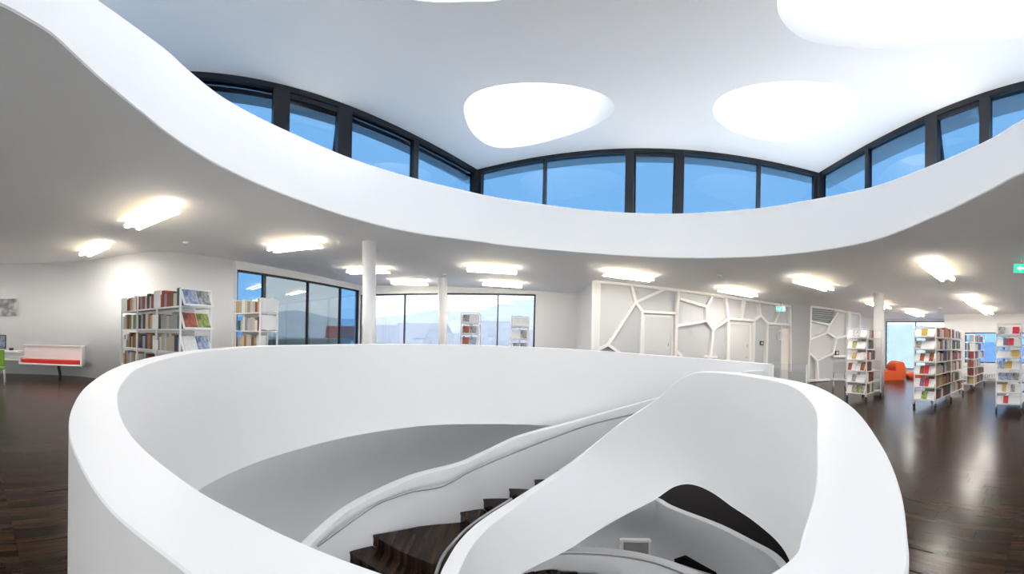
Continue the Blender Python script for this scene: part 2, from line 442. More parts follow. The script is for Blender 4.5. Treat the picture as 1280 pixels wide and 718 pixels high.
for e in me.edges: pass
struct(link('wall_left', me, 'wall'), 'long white wall that bends gently towards the dark windows')

def window(name, a, b, z0, z1, cuts, glassm, sash=None, fw=.06, dp=.12, label=None, ztop=None):
    """frame + mullions + panes between plan points a and b; cuts: fractions of mullions"""
    a = Vector((a[0], a[1], 0)); b = Vector((b[0], b[1], 0)); L = (b - a).length; x = (b - a) / L; ang = math.atan2(x.y, x.x)
    root = empty(name, (a.x, a.y, z0), ang); root['kind'] = 'structure'
    if label: root['label'] = label
    H = z1 - z0
    mb = MB().box((L / 2, 0, fw / 2), (L, dp, fw)).box((L / 2, 0, H - fw / 2), (L, dp, fw)).box((fw / 2, 0, H / 2), (fw, dp, H - 2 * fw)).box((L - fw / 2, 0, H / 2), (fw, dp, H - 2 * fw))
    mb.done('window_frame', 'frame', root)
    cs = [0] + [c[0] for c in cuts] + [1]
    for c, wd in cuts:
        MB().box((c * L, 0, H / 2), (wd, dp, H - 2 * fw)).done('mullion', 'frame', root)
    for i, (c0, c1) in enumerate(zip(cs, cs[1:])):
        if sash and i in sash:
            continue
        g = glassm[i] if isinstance(glassm, list) else glassm
        if (c1 - c0) * L < .2: continue
        MB().box(((c0 + c1) / 2 * L, 0, H / 2), ((c1 - c0) * L, .012, H - .02)).done('pane', g, root)
    if sash:
        for i, tilt in sash.items():
            s0, s1 = cs[i] * L + .09, cs[i + 1] * L - .09; ww = s1 - s0
            se = empty('opening_sash', (s0, -.02, H - .115), 0, root); se.rotation_euler = (0, 0, 0)
            hh = H - .26; sd = .1
            q = MB()
            q.box((ww / 2, 0, -.035), (ww, .07, .07)).box((ww / 2, 0, -hh + .035), (ww, .07, .07))
            q.box((.035, 0, -hh / 2), (.07, .07, hh)).box((ww - .035, 0, -hh / 2), (.07, .07, hh))
            q.done('sash_frame', 'frame', se)
            MB().box((ww / 2, 0, -hh / 2), (ww - .14, .012, hh - .14)).done('pane', glassm if not isinstance(glassm, list) else glassm[i], se)
            se.rotation_euler = (tilt, 0, 0)
    return root

# left glazing (dark), from W1 to W2
zL = atpl(300, 336, W1, W2).z
zL2 = atpl(450, 364, W1, W2).z
LW = (W2 - W1).length
def frac(px, py, a, b):
    p = atpl(px, py, a, b); a = Vector((a[0], a[1])); b = Vector((b[0], b[1])); return (Vector((p.x, p.y)) - a).dot(b - a) / (b - a).length_squared
fr = [frac(x, 380, W1, W2) for x in (296, 331.5, 386.5, 427)]
zwl = (zL + zL2) / 2
struct(wallbox('wall_windows', W2, W1, 0, 0, .25, 'wall', holes=[(0.02, LW * (1 - fr[0]), .02, zwl)], zt=lambda x: cz(x) + .05), 'narrow white band around the dark glazing')
a_ = W1.lerp(W2, fr[0]); nrm = Vector((-(W2 - W1).y, (W2 - W1).x, 0)).normalized()
g_ = lambda k: (fr[k] - fr[0]) / (1 - fr[0])
window('window_1', a_ + nrm * .1, W2 + nrm * .1, .02, zwl, [(g_(1), .12), (g_(2), .05), (g_(3), .05)], ['glass_low2', 'glass_dark', 'glass_dark', 'glass_low'] if False else ['glass_up', 'glass_dark', 'glass_dark', 'glass_up'],
       label='dark storey-high glazing with four panes on the left side')
# back glazing
zB = atpl(560, 366.5, W2, W3).z
xb = [atpl(x, 400, W2, W3).x for x in (505, 622, 669)]
struct(wallbox('wall_back', W3, W2, 0, 0, .25, 'wall', holes=[(W3.x - xb[2], W3.x - W2.x - .02, .02, zB)], zt=lambda x: cz(x) + .05), 'white wall around the bright panorama glazing')
Lb = xb[2] - W2.x
window('window_2', (W2.x, 14.2), (xb[2], 14.2), .02, zB, [((xb[0] - W2.x) / Lb, .05), ((atpl(553, 400, W2, W3).x - W2.x) / Lb, .06), ((xb[1] - W2.x) / Lb, .05)], 'glass_back',
       label='bright panorama glazing with a view over roofs and hills')
struct(wallbox('wall_block_side', BA, W3, 0, 0, .2, 'wall', zt=lambda x: cz(x) + .05))

# right side walls
struct(wallbox('wall_right_niche', G1, BE, 0, 0, .2, 'wall', zt=lambda x: cz(x) + .05))
p0 = atpl(1107, 430, G1, G2); p1 = atpl(1190, 430, G1, G2)
Lg = (Vector(G2) - Vector(G1)).length
s0 = (Vector((p0.x, p0.y)) - Vector(G1)).length; s1 = min(Lg - .2, (Vector((p1.x, p1.y)) - Vector(G1)).length)
zt3 = atpl(1130, 402, G1, G2).z; zb3 = .35
struct(wallbox('wall_right_far', G2, G1, 0, 0, .25, 'wall', holes=[(Lg - s1, Lg - s0, zb3, zt3)], zt=lambda x: cz(x) + .05))
d_ = (Vector(G2) - Vector(G1)) / Lg; off = Vector((-d_.y, d_.x)) * .1
window('window_3', tuple(Vector(G1) + d_ * s0 + off), tuple(Vector(G1) + d_ * s1 + off), zb3, zt3, [(.5, .05)], 'glass_pale', fw=.04, label='pale blue window behind the orange lounge seats')
struct(wallbox('wall_right_return', G3, G2, 0, 0, .2, 'wall', zt=lambda x: cz(x) + .05))
R0 = (15.35, -6.5)
pw0 = atpl(1206, 430, R0, G3); pw1 = atpl(1296, 430, R0, G3)
ztw = atpl(1225, 416, R0, G3).z; zbw = atpl(1230, 454, R0, G3).z
struct(wallbox('wall_right', R0, G3, 0, 0, .25, 'wall', holes=[(pw1.y + 6.5, pw0.y + 6.5, zbw, ztw)], zt=lambda x: cz(x) + .05), 'white wall with the low ribbon window behind the book trolleys')
window('window_4', (15.45, pw1.y), (15.45, pw0.y), zbw, ztw, [(.45, .05)], 'glass_low', fw=.04, label='blue ribbon window behind the right-hand trolleys')
struct(wallbox('wall_rear', (-13.0, -6.5), (15.35, -6.5), 0, 0, .25, 'wall', holes=[(1, 13, .1, 3.2), (14, 27.5, .1, 2.9)], zt=lambda x: cz(x) + .05))
window('fill_window_5', (-12, -6.6), (0, -6.6), .1, 3.2, [(.33, .05), (.66, .05)], 'glass_rear')  # unseen rear windows, added to bring in fill daylight
window('fill_window_6', (1, -6.6), (14.5, -6.6), .1, 2.9, [(.33, .05), (.66, .05)], 'glass_rear')  # second unseen window added for fill daylight

# ---- the storey's ceiling with its big opening, and the white fascia round it
fas = [(0, 5, -85), (35, 24, -62), (65, 43, -42), (100, 75, -16), (125, 98, 1), (165, 131, 30), (211, 168, 65), (236, 185, 88), (281, 211, 123), (351, 242, 160), (444, 274, 200), (522, 292, 224),
       (597, 302, 242), (640, 308, 250), (740, 317, 263), (840, 322.5, 267), (940, 321.5, 261), (1021, 314, 248), (1091, 301, 233), (1171, 270, 203), (1237, 238, 173), (1280, 216, 148)]
fc = []
for px, yl, yu in fas:
    p = atc(px, yl); r = math.hypot(p.x, p.y); q = atr(px, yu, r); fc.append((p.x, p.y, p.z, q.z))
zt_end = fc[-1][3]; zt_st = fc[0][3]
for th_, r_, k in ((112, 3.2, .25), (145, 3.0, .5), (-170, 2.7, .7), (-125, 2.1, .9)):
    x, y = r_ * math.sin(R(th_)), r_ * math.cos(R(th_)); fc.append((x, y, cz(x), zt_end * (1 - k) + zt_st * k))
fcs = cr_spline(fc, 6, closed=True)
oc_hole = [(p[0], p[1]) for p in fcs]
RT = EYE + 2.78
bm = bmesh.new(); rows = []
n = len(fcs)
for i, p in enumerate(fcs):
    a, c = fcs[i - 1], fcs[(i + 1) % n]; t = Vector((c[0] - a[0], c[1] - a[1], 0)).normalized(); out_ = Vector((-t.y, t.x, 0)) 
    if out_.dot(Vector((p[0] - .5, p[1] - 2.5, 0))) < 0: out_ = -out_
    o = Vector((p[0], p[1], 0))
    rows.append([bm.verts.new(o + out_ * s + Vector((0, 0, z))) for s, z in ((.30, p[2] + .04), (.012, p[2]), (0, p[2] + .012), (0, p[3] - .012), (.012, p[3]), (.30, p[3]))])
for i in range(n):
    A, B = rows[i], rows[(i + 1) % n]
    for k in range(6):
        f = bm.faces.new((A[k], A[(k + 1) % 6], B[(k + 1) % 6], B[k])); f.smooth = True
    for k in range(6):
        e = bm.edges.get((A[k], B[k])); e.smooth = False
bmesh.ops.recalc_face_normals(bm, faces=bm.faces)
me = bpy.data.meshes.new('trim_3'); bm.to_mesh(me); bm.free()
struct(link('trim_3', me, 'fascia'), 'broad white fascia band curving round the ceiling opening below the skylit roof')
big = [(-13.6, -7), (-13.6, 3.4), (-9, 8), (-7.3, 14.6), (3, 14.6), (13.5, 10.5), (18, 10), (18, 4), (15.9, 4), (15.9, -7)]
def grow(loop, d):
    o = []; n = len(loop)
    for i in range(n):
        a, c = loop[i - 1], loop[(i + 1) % n]; t = Vector((c[0] - a[0], c[1] - a[1], 0)).normalized(); q = Vector((-t.y, t.x, 0))
        if q.dot(Vector((loop[i][0] - .5, loop[i][1] - 2.5, 0))) < 0: q = -q
        o.append((loop[i][0] + q.x * d, loop[i][1] + q.y * d))
    return o
struct(slab('ceiling', outline and big, [grow(oc_hole, .008)], lambda x, y: cz(x) + .3, .3, 'ceil'))

# ---- raised lantern: three window sides and a flat white roof with skylight funnels
ZR = EYE + 5.0
Q1 = atz(239, 87, ZR); Q2 = atz(597, 211, ZR); Q3 = atz(1023, 215, ZR); Q4 = atz(1280, 99, ZR)
Q0 = Q1 + (Q1 - Q2).normalized() * 5.5
Q5 = Q4 + (Q4 - Q3).normalized() * 4.5
for q in (Q0, Q1, Q2, Q3, Q4, Q5): q.z = 0
ZW = EYE + 2.95
def lens(pxs): return pxs
def loop_at(pts, n=5): return [(p[0], p[1]) for p in cr_spline([tuple(p) for p in pts], n, closed=True)]
sk1 = loop_at([atz(x, y, ZR) for x, y in ((580, 132), (594, 116), (625, 107), (675, 104), (728, 110), (762, 123), (768, 137), (745, 156), (705, 171), (655, 183), (618, 184), (592, 168))])
sk2 = loop_at([atz(x, y, ZR) for x, y in ((891, 140), (900, 122), (930, 109), (985, 102), (1045, 106), (1073, 117), (1078, 130), (1062, 150), (1030, 167), (985, 177), (940, 172), (905, 158))])
sk3 = loop_at([atz(971, 0, ZR), atz(977, 25, ZR), atz(1003, 48, ZR), atz(1050, 58, ZR), atz(1110, 61, ZR), atz(1180, 56, ZR), atz(1280, 46, ZR)] +
              [Vector((5.0, -1.2, ZR)), Vector((3.2, -1.9, ZR)), Vector((1.7, -.4, ZR)), Vector((2.4, 2.0, ZR))])
sk4 = loop_at([atz(500, -6, ZR), atz(535, 2, ZR), atz(580, 2.5, ZR), atz(628, 0, ZR), atz(655, -12, ZR), Vector((.5, 3.0, ZR)), Vector((-.4, 1.3, ZR)), Vector((-2.2, .8, ZR)), Vector((-2.9, 2.4, ZR))])  # unseen near part widened to let in more light
sks = [sk1, sk2, sk3, sk4]
lq = [Q0 + Vector((-.5, -.5, 0)), Q1 + (Q1 - Q2).normalized().cross(Vector((0, 0, 1))) * 0, Q2, Q3, Q4, Q5]
def offs(p, d):
    c = Vector((1.5, 4, 0)); return p + (p - c).normalized() * d
lo = [offs(q, 1.1) for q in (Q0, Q2, Q3, Q5)]
struct(slab('ceiling_upper', [(p.x, p.y) for p in lo], sks, lambda x, y: ZR + .35, .35, 'roofceil'), 'smooth white roof ceiling pierced by round skylights')
for i, sk in enumerate(sks):
    cx = sum(p[0] for p in sk) / len(sk); cy = sum(p[1] for p in sk) / len(sk)
    k = .66 if i < 2 else .84
    hgt = 1.25 if i < 2 else .8
    sx, sy = ((-.25, .25) if i < 2 else (0, 0))
    root = empty('skylight', (0, 0, 0)); root['kind'] = 'structure'; root['label'] = ('round skylight funnel above the middle windows', 'round skylight funnel above the right end of the middle windows', 'large skylight opening at the upper right', 'skylight at the top edge near the middle')[i]
    bm = bmesh.new(); ra = []
    for (x, y) in sk:
        st = []
        for t in (0, .08, .25, .5, .75, 1):
            s_ = 1 - (1 - k) * t ** .8; st.append(bm.verts.new((cx + (x - cx) * s_ + sx * t, cy + (y - cy) * s_ + sy * t, ZR + hgt * t)))
        for t in (1, 0):
            s_ = (1 - (1 - k) * t ** .8) + .08; st.append(bm.verts.new((cx + (x - cx) * s_ + sx * t, cy + (y - cy) * s_ + sy * t, ZR + .05 + hgt * t)))
        ra.append(st)
    for j in range(len(sk)):
        A, B = ra[j - 1], ra[j]
        for q in range(7):
            f = bm.faces.new((A[q], A[q + 1], B[q + 1], B[q])); f.smooth = True
    bmesh.ops.recalc_face_normals(bm, faces=bm.faces)
    me = bpy.data.meshes.new('funnel'); bm.to_mesh(me); bm.free(); link('funnel', me, 'white', root)
    bm = bmesh.new()
    bm.faces.new([bm.verts.new((cx + (x - cx) * k + sx, cy + (y - cy) * k + sy, ZR + hgt - .01)) for (x, y) in sk])
    me = bpy.data.meshes.new('pane'); bm.to_mesh(me); bm.free(); link('pane', me, SKYP[i], root)

def lantern(name, A, B, pxs, sash, label, gl='glass_up'):
    """A,B plan corners (left,right seen from inside); pxs: (pixel x, width in m) of mullions"""
    L = (B - A).length; cuts = []
    for px, wd in pxs:
        cuts.append((frac(px, 200, A, B), wd))
    nout = Vector((-(B - A).y, (B - A).x, 0)).normalized() * .12
    return window(name, A + nout, B + nout, ZW - .3, ZR, cuts, gl, sash=sash, fw=.11, dp=.16, label=label)
lantern('window_7', Q0, Q2, [(239, .2), (352, .34), (432, .34), (521.5, .16)], {2: R(15)}, 'upper window band on the left with an open sash')
lantern('window_8', Q2, Q3, [(680, .07), (787, .22), (850, .24), (950, .09)], {2: R(12)}, 'middle upper window band with a narrow open sash')
lantern('window_9', Q3, Q5, [(1081.5, .10), (1162, .30), (1229, .22)], {2: R(15)}, 'upper window band on the right with an open sash')
for i_, q_ in enumerate((Q2, Q3)):
    v_ = (q_ - Vector((1.5, 4, 0))).normalized() * .17
    struct(MB().box((q_.x + v_.x, q_.y + v_.y, (ZW - .3 + ZR) / 2), (.26, .26, ZR - ZW + .3), rz=math.atan2(v_.y, v_.x)).done('trim_%d' % (7 + i_), 'frame'), ('dark corner post between the left and middle upper windows', 'dark corner post between the middle and right upper windows')[i_])
# lantern rear wall and upstands below the windows
struct(wallbox('wall_upper_rear', Q0, Q5, RT - .9, ZR, .2, 'white'))
for nm, A, B in (('wall_upper_left', Q2, Q0), ('wall_upper_back', Q3, Q2), ('wall_upper_right', Q5, Q3)):
    struct(wallbox(nm, A, B, EYE + 2.4, ZW - .3, .2, 'white'))
# pale posts outside the sash windows and the eave above the left band
MBs = MB()
nL = Vector((-(Q2 - Q0).y, (Q2 - Q0).x, 0)).normalized()
e0, e1 = Q0 + nL * .35, Q2 + nL * .35
MB().bar((e0.x, e0.y, ZR - .18), (e1.x, e1.y, ZR - .18), .10, .28).done('trim_4', 'greypanel')['kind'] = 'structure'

# ---- columns
def column(px, ytop, r, rad, ybot, label):
    t = atr(px, ytop, r); b = atr(px, ybot, r); d = (t - b) / (t.z - b.z)
    base = t - d * t.z; topp = base + d * (cz(t.x) + .02)
    base.z = 0
    o = MB().cyl(base - Vector((0, 0, .0)), topp, rad, 40).done('column', 'white'); o['kind'] = 'structure'; o['label'] = label
column(461.5, 303, 7.85, .155, 430, 'thick round white column beyond the left part of the parapet')
column(553.5, 350, 12.3, .155, 430, 'slender white column in front of the panorama glazing')
column(1098.5, 367, 11.05, .175, 445, 'round white column behind the magazine trolley on the right')

# ---- lower storeys seen down the void
FL = -3.6
low_outline = [(-8.5, -5), (-8.5, 5), (-6.5, 10), (0, 12), (4, 15), (17, 13), (17, -5)]
lowvoid = cr_spline([(p.x, p.y, 0) for p in [atr(620, 600, 9.9), atr(700, 600, 9.6), atr(780, 610, 9.0), atz(820, 622, FL + 1.1), atz(840, 632, FL + 1.1), atz(900, 655, FL + 1.1), atz(940, 675, FL + 1.1), atz(972, 693, FL + 1.1), atz(1000, 725, FL + 1.1), Vector((4.2, 2.2, 0)), Vector((2.5, -.5, 0)), Vector((-2, -1.5, 0)), Vector((-5.8, 0, 0)), Vector((-7.0, 4.6, 0)), Vector((-5.2, 8.2, 0)), Vector((-2.2, 9.8, 0))]], 6, closed=True)
struct(slab('floor_lower', low_outline, [[(p[0], p[1]) for p in lowvoid]], lambda x, y: FL, .3, 'darkfloor'))
# path runs clockwise here, reverse it so the body lies inwards
lv = lowvoid[::-1]
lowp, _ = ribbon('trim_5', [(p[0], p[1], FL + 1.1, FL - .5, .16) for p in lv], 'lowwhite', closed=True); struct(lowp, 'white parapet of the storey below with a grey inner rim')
struct(slab('floor_bottom', low_outline, [], lambda x, y: 2 * FL, .2, 'floor'))
lw = cr_spline([(x, y, 0) for x, y in ((-6.6, -4), (-6.2, 1), (-5.9, 4.8), (-4.3, 7.6), (-1.8, 8.9), (1.2, 9.1), (3.2, 9.6), (4.6, 10.6))], 7)
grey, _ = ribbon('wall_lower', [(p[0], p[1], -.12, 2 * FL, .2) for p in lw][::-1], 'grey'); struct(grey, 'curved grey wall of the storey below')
struct(wallbox('wall_lower_rear', (-8.5, -5), (17, -5), 2 * FL, -.05, .2, 'wall', holes=[(1, 24, -6.6, -.7)]))
window('fill_window_11', (-7.5, -5.1), (15.5, -5.1), -6.6, -.7, [(.2, .06), (.4, .06), (.6, .06), (.8, .06)], 'glass_lower'); struct(wallbox('wall_lower_left', (-6.5, 10), (-8.5, 5), 2 * FL, -.05, .2, 'wall')); struct(wallbox('wall_lower_left.001', (-8.5, 5), (-8.5, -5), 2 * FL, -.05, .2, 'wall')); struct(wallbox('wall_lower_back', (4, 15), (-6.5, 10), 2 * FL, -.05, .2, 'wall'))  # the lower rear window is unseen, added to brighten the stair void
struct(wallbox('wall_lower_far', (17, 13), (4, 15), 2 * FL, -.12, .2, 'wall')); struct(wallbox('wall_lower_right', (17, -5), (17, 13), 2 * FL, -.12, .2, 'wall'))

# ---- the stair: steps between the two balustrades, handrails
stair = empty('staircase', (0, 5.5, -2.4)); stair['kind'] = 'structure'
stair['label'] = 'winding staircase with dark parquet steps between white balustrades'
RIS = .19
noses = [((668, 600), (700, 625)), ((635, 610), (675, 640)), ((602, 622), (643, 655)), ((571, 634), (623, 676)), ((466, 669), (590, 716)), ((433, 687), (560, 742)), ((398, 712), (500, 775))]
steps = []
for i, (f_, n_) in enumerate(noses):
    z = -1.07 - RIS * i
    steps.append((atz(*f_, z), atz(*n_, z), z))
up = []
for k in range(1, 7):
    th_ = R(3.7 + 4.3 * k); z = -1.07 + .178 * k
    up.append((Vector((6.62 * math.sin(th_), 6.62 * math.cos(th_), z)), Vector((5.27 * math.sin(th_ + .02), 5.27 * math.cos(th_ + .02), z)), z))
allsteps = up[::-1] + steps
io = Vector((0, 5.5, -2.4))
for i in range(1, len(allsteps)):
    (f1, n1, z1), (f0, n0, z0) = allsteps[i], allsteps[i - 1]
    # tread i: from its own nose back to the nose above
    bow = 0
    d = (n1 - f1).normalized(); side = Vector((d.y, -d.x, 0))
    if side.dot(f0 - f1) > 0: side = -side
    pts = [f0 - io]
    K = 6
    big_ = i >= len(up) + 3
    for k in range(K + 1):
        t = k / K; p = f1.lerp(n1, t) + side * ((.10 if big_ else .02) * math.sin(PI * t)); pts.append(p - io)
    pts.append(n0 - io)
    # extend a little towards the balustrades
    zt = z1 - io.z
    m_ = MB().prism([(p.x, p.y) for p in pts], zt - .04, zt); m_.done('tread', 'step', stair)
    rp_ = [(p.x, p.y) for p in pts[1:-1]]; inn = [(p[0] - side.x * .03, p[1] - side.y * .03) for p in rp_]
    m2 = MB().prism(rp_[::1] and [(p[0] - side.x * .012, p[1] - side.y * .012) for p in rp_] + [(p[0] - side.x * .05, p[1] - side.y * .05) for p in rp_][::-1], zt - RIS + .002, zt - .04)
    m2.done('riser', 'step', stair)
land = [allsteps[0][0], allsteps[0][1]]
hr = [(397, 683, 5.25), (427, 661, 5.5), (471, 631, 5.85), (493, 622, 5.98), (515, 615, 6.05), (550, 609, 6.15), (566, 602, 6.2), (585, 591, 6.28), (646, 565, 6.42), (734, 532, 6.42), (799, 516, 6.35), (850, 500, 6.2)]
hp = cr_spline([tuple(atr(*h)) for h in hr], 5)
tube('handrail', hp, .016, 'steel', None).parent = stair
for o in stair.children:
    if o.name.startswith('handrail'): o.location = -io
h2 = cr_spline([tuple(atr(*h)) for h in ((540, 735, 3.9), (545, 718, 4.1), (553, 697, 4.4), (566, 680, 4.65), (580, 665, 4.85), (602, 648, 5.12), (640, 624, 5.4))], 5)
o = tube('handrail', h2, .022, 'steel', stair); o.location = -io

# lower flight seen beneath, in front of the lower parapet
lf = [rp(640, 706, 6.6, -3.4, .14), rp(672, 691, 6.8, -3.3, .14), rp(700, 685.5, 6.9, -3.3, .14), rp(725, 684, 6.9, -3.3, .14), rp(760, 685.5, 6.9, -3.4, .14), rp(800, 691, 6.8, -3.6, .14), rp(840, 702, 6.6, -3.8, .14), rp(880, 718, 6.3, -4, .14), rp(915, 738, 6.0, -4.2, .14)]
lfp = cr_spline(lf, 6)[::-1]
b3, _ = ribbon('trim_6', lfp, 'parapet'); struct(b3, 'white balustrade of the lower stair flight')
low = empty('lower_staircase', (0, 6, -3.5)); low['kind'] = 'structure'; low['label'] = 'dark steps of the lower stair flight with a white balustrade behind'
o = tube('handrail', cr_spline([tuple(atr(*h)) for h in ((665, 697, 6.55), (700, 693, 6.6), (740, 693.5, 6.65), (780, 697, 6.6), (820, 705, 6.45), (855, 718, 6.2))], 5), .016, 'steel', low); o.location = (0, -6, 3.5)
lfn = [atr(560 + 40 * k, 722 - 0 * k, 6.4) for k in range(7)]
for k, (px, py) in enumerate(((640, 709), (668, 711), (697, 713), (722, 716), (748, 719), (775, 723))):
    z = -2.95 - .10 * 0 - .17 * k * .35
    f_ = atr(px, py, 6.7); n_ = atr(px - 6, py + 30, 5.6); g_2 = atr(px - 34, py + 0, 6.7); h_2 = atr(px - 40, py + 30, 5.6)
    z = f_.z
    MB().prism([(f_.x, f_.y), (g_2.x, g_2.y), (h_2.x, h_2.y), (n_.x, n_.y)], z - .25, z).done('step', 'step', low, (0, -6, 3.5))
# small framed doorway and dark edge on the storey below
dw = atr(795, 685, 7.6)
root = empty('window_10', (dw.x, dw.y, dw.z), R(-20)); root['kind'] = 'structure'; root['label'] = 'small white-framed opening seen deep in the stair void'
MB().box((-.32, 0, 0), (.09, .08, .36)).box((.30, 0, 0), (.05, .08, .30)).box((0, 0, .16), (.6, .08, .05)).done('window_frame', 'white', root)
MB().box((-.02, .03, 0), (.6, .02, .3)).done('pane', mat('grey-beige room beyond', (.38, .36, .33), .7, noise=(6, .2)), root)  # opaque pane in mottled grey-beige

q1, q2, q3 = atr(843, 703, 6.9), atr(858, 698, 6.9), atr(897, 720, 6.6)
bm = bmesh.new(); vv = [bm.verts.new(q) for q in (q1, q2, q3)] + [bm.verts.new(q + Vector((.05, .12, -.02))) for q in (q1, q2, q3)]
for f_ in ((0, 1, 2), (5, 4, 3), (0, 3, 4, 1), (1, 4, 5, 2), (2, 5, 3, 0)): bm.faces.new([vv[k] for k in f_])
me = bpy.data.meshes.new('trim_9'); bm.to_mesh(me); bm.free(); struct(link('trim_9', me, 'darkfloor'), 'dark sliver of landing behind the lower balustrade')
# ---- the white honeycomb block: recessed panels and proud ribs
ORG = (700, 330); SC = 1280 / 360
def cw(x, y): return (ORG[0] + x / SC, ORG[1] + y / SC)
def block_wall(name, A, B, label):
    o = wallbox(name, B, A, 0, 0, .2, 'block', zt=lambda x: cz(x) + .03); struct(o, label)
    # push the face back so that the ribs stand proud on the outline
    d = Vector((B[0] - A[0], B[1] - A[1], 0)).normalized(); nb = Vector((-d.y, d.x, 0))
    o.location = nb * .18
    return o, d, nb
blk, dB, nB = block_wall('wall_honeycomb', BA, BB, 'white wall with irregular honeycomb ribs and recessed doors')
def rib(a, b, par, A, B, nb, wd=.09, dp=.18, zmax=None, m='white'):
    p, q = atpl(*cw(*a), A, B), atpl(*cw(*b), A, B)
    for v in (p, q): v.z = min(max(v.z, .0), cz(v.x) - .02)
    p = p + nb * (dp / 2); q = q + nb * (dp / 2)
    o = MB().bar(p, q, wd, dp, up=nb.cross((q - p).normalized())).done('rib', m, par); o.location = -par.location
segs = [((152, 76), (1028, 190)), ((150, 74), (144, 470)), ((320, 98), (338, 170)), ((338, 170), (215, 360)), ((215, 360), (150, 392)), ((215, 360), (275, 402)), ((338, 170), (468, 112)), ((338, 170), (370, 214)),
        ((366, 212), (520, 220)), ((368, 212), (360, 470)), ((530, 120), (522, 218)), ((522, 218), (513, 470)), ((535, 155), (653, 189)), ((680, 145), (656, 190)), ((656, 190), (655, 252)), ((655, 252), (522, 276)),
        ((655, 252), (683, 293)), ((683, 293), (750, 244)), ((683, 293), (666, 470)), ((740, 152), (751, 244)), ((750, 244), (744, 480)), ((750, 244), (866, 252)), ((823, 165), (809, 248)), ((866, 252), (893, 229)),
        ((893, 229), (888, 175)), ((893, 229), (925, 263)), ((866, 252), (860, 480)), ((925, 263), (918, 480)), ((925, 264), (1028, 272)), ((978, 212), (956, 262)), ((1026, 196), (1028, 480)), ((515, 385), (545, 412)), ((640, 412), (700, 415))]
for a, b in segs: rib(a, b, blk, BA, BB, nB)
def face_box(name, a, b, A, B, nb, off, th, m, par, **kw):
    """a flat box on the wall between two crop corners"""
    p, q = atpl(*cw(*a), A, B), atpl(*cw(*b), A, B)
    d = Vector((B[0] - A[0], B[1] - A[1], 0)).normalized(); L = (Vector((q.x - p.x, q.y - p.y, 0))).length
    c = (p + q) / 2 + nb * off; H = abs(p.z - q.z)
    o = MB().box(c, (L, th, H), rz=math.atan2(d.y, d.x), **kw).done(name, m, par)
    if par: o.location = -par.location
    return o
M['door'] = mat('door lacquer', (.70, .71, .72), .45)
def door(name, x0, x1, yt, label, handle_x):
    p, q = atpl(*cw(x0, yt), BA, BB), atpl(*cw(x1, yt + 6), BA, BB)
    p.z = q.z = min(p.z, q.z)
    ang = math.atan2(dB.y, dB.x); L = math.hypot(q.x - p.x, q.y - p.y); H = p.z
    r = empty(name, (p.x + nB.x * .15, p.y + nB.y * .15, 0), ang); r['kind'] = 'structure'; r['label'] = label
    MB().box((L / 2, 0, H / 2), (L - .16, .05, H)).done('door_leaf', 'door', r)
    MB().box((.04, 0, H / 2), (.08, .1, H)).box((L - .04, 0, H / 2), (.08, .1, H)).box((L / 2, 0, H - .04), (L, .1, .08)).done('door_frame', 'white', r)
    MB().cyl((L * handle_x, -.03, 1.05), (L * handle_x, -.07, 1.05), .012).cyl((L * handle_x, -.07, 1.05), (L * handle_x - .12, -.07, 1.05), .01).done('door_handle', 'steel', r)
    MB().box((L * handle_x, -.03, 1.5), (.03, .01, .12)).done('lock_plate', 'steel', r)
door('door_1', 372, 512, 222, 'plain white door set in the honeycomb wall', .84)
door('door_2', 757, 858, 256, 'second plain white door in the honeycomb wall, further right', .84)
# glazed lobby with a ring-shaped handle at the block's end
p, q = atpl(*cw(930, 285), BA, BB), atpl(*cw(1024, 290), BA, BB); Lq = math.hypot(q.x - p.x, q.y - p.y)
r = empty('door_3', (p.x + nB.x * .1, p.y + nB.y * .1, 0), math.atan2(dB.y, dB.x)); r['kind'] = 'structure'; r['label'] = 'white door with a round white ring on it at the end of the honeycomb wall'
MB().box((Lq * .30, 0, p.z / 2), (Lq * .58, .05, p.z)).done('door_leaf', mat('pale blue-grey door', (.50, .52, .56), .4), r)
MB().box((Lq * .8, 0, p.z / 2), (Lq * .36, .05, p.z)).done('side_panel', mat('lobby panel painted as lit', (.95, .90, .84), .7), r)  # brightness of the space beyond is put into the panel colour
bm = bmesh.new()
for i in range(24):
    for j in range(8): pass
rng = bmesh.new(); vs = []
for i in range(28):
    a = 2 * PI * i / 28; vs.append([rng.verts.new(((Lq * .52) + (.20 + .035 * math.cos(b)) * math.cos(a) * .62, -.05 + .02 * math.sin(b), 1.95 + (.20 + .035 * math.cos(b)) * math.sin(a))) for b in [2 * PI * j / 8 for j in range(8)]])
for i in range(28):
    for j in range(8): rng.faces.new((vs[i - 1][j - 1], vs[i - 1][j], vs[i][j], vs[i][j - 1])).smooth = True
me = bpy.data.meshes.new('ring_sign'); rng.to_mesh(me); rng.free(); link('ring_sign', me, 'paper', r)
MB().box((Lq * .61, -.04, 1.25), (.04, .03, 2.3)).done('door_rail', 'trolley', r)
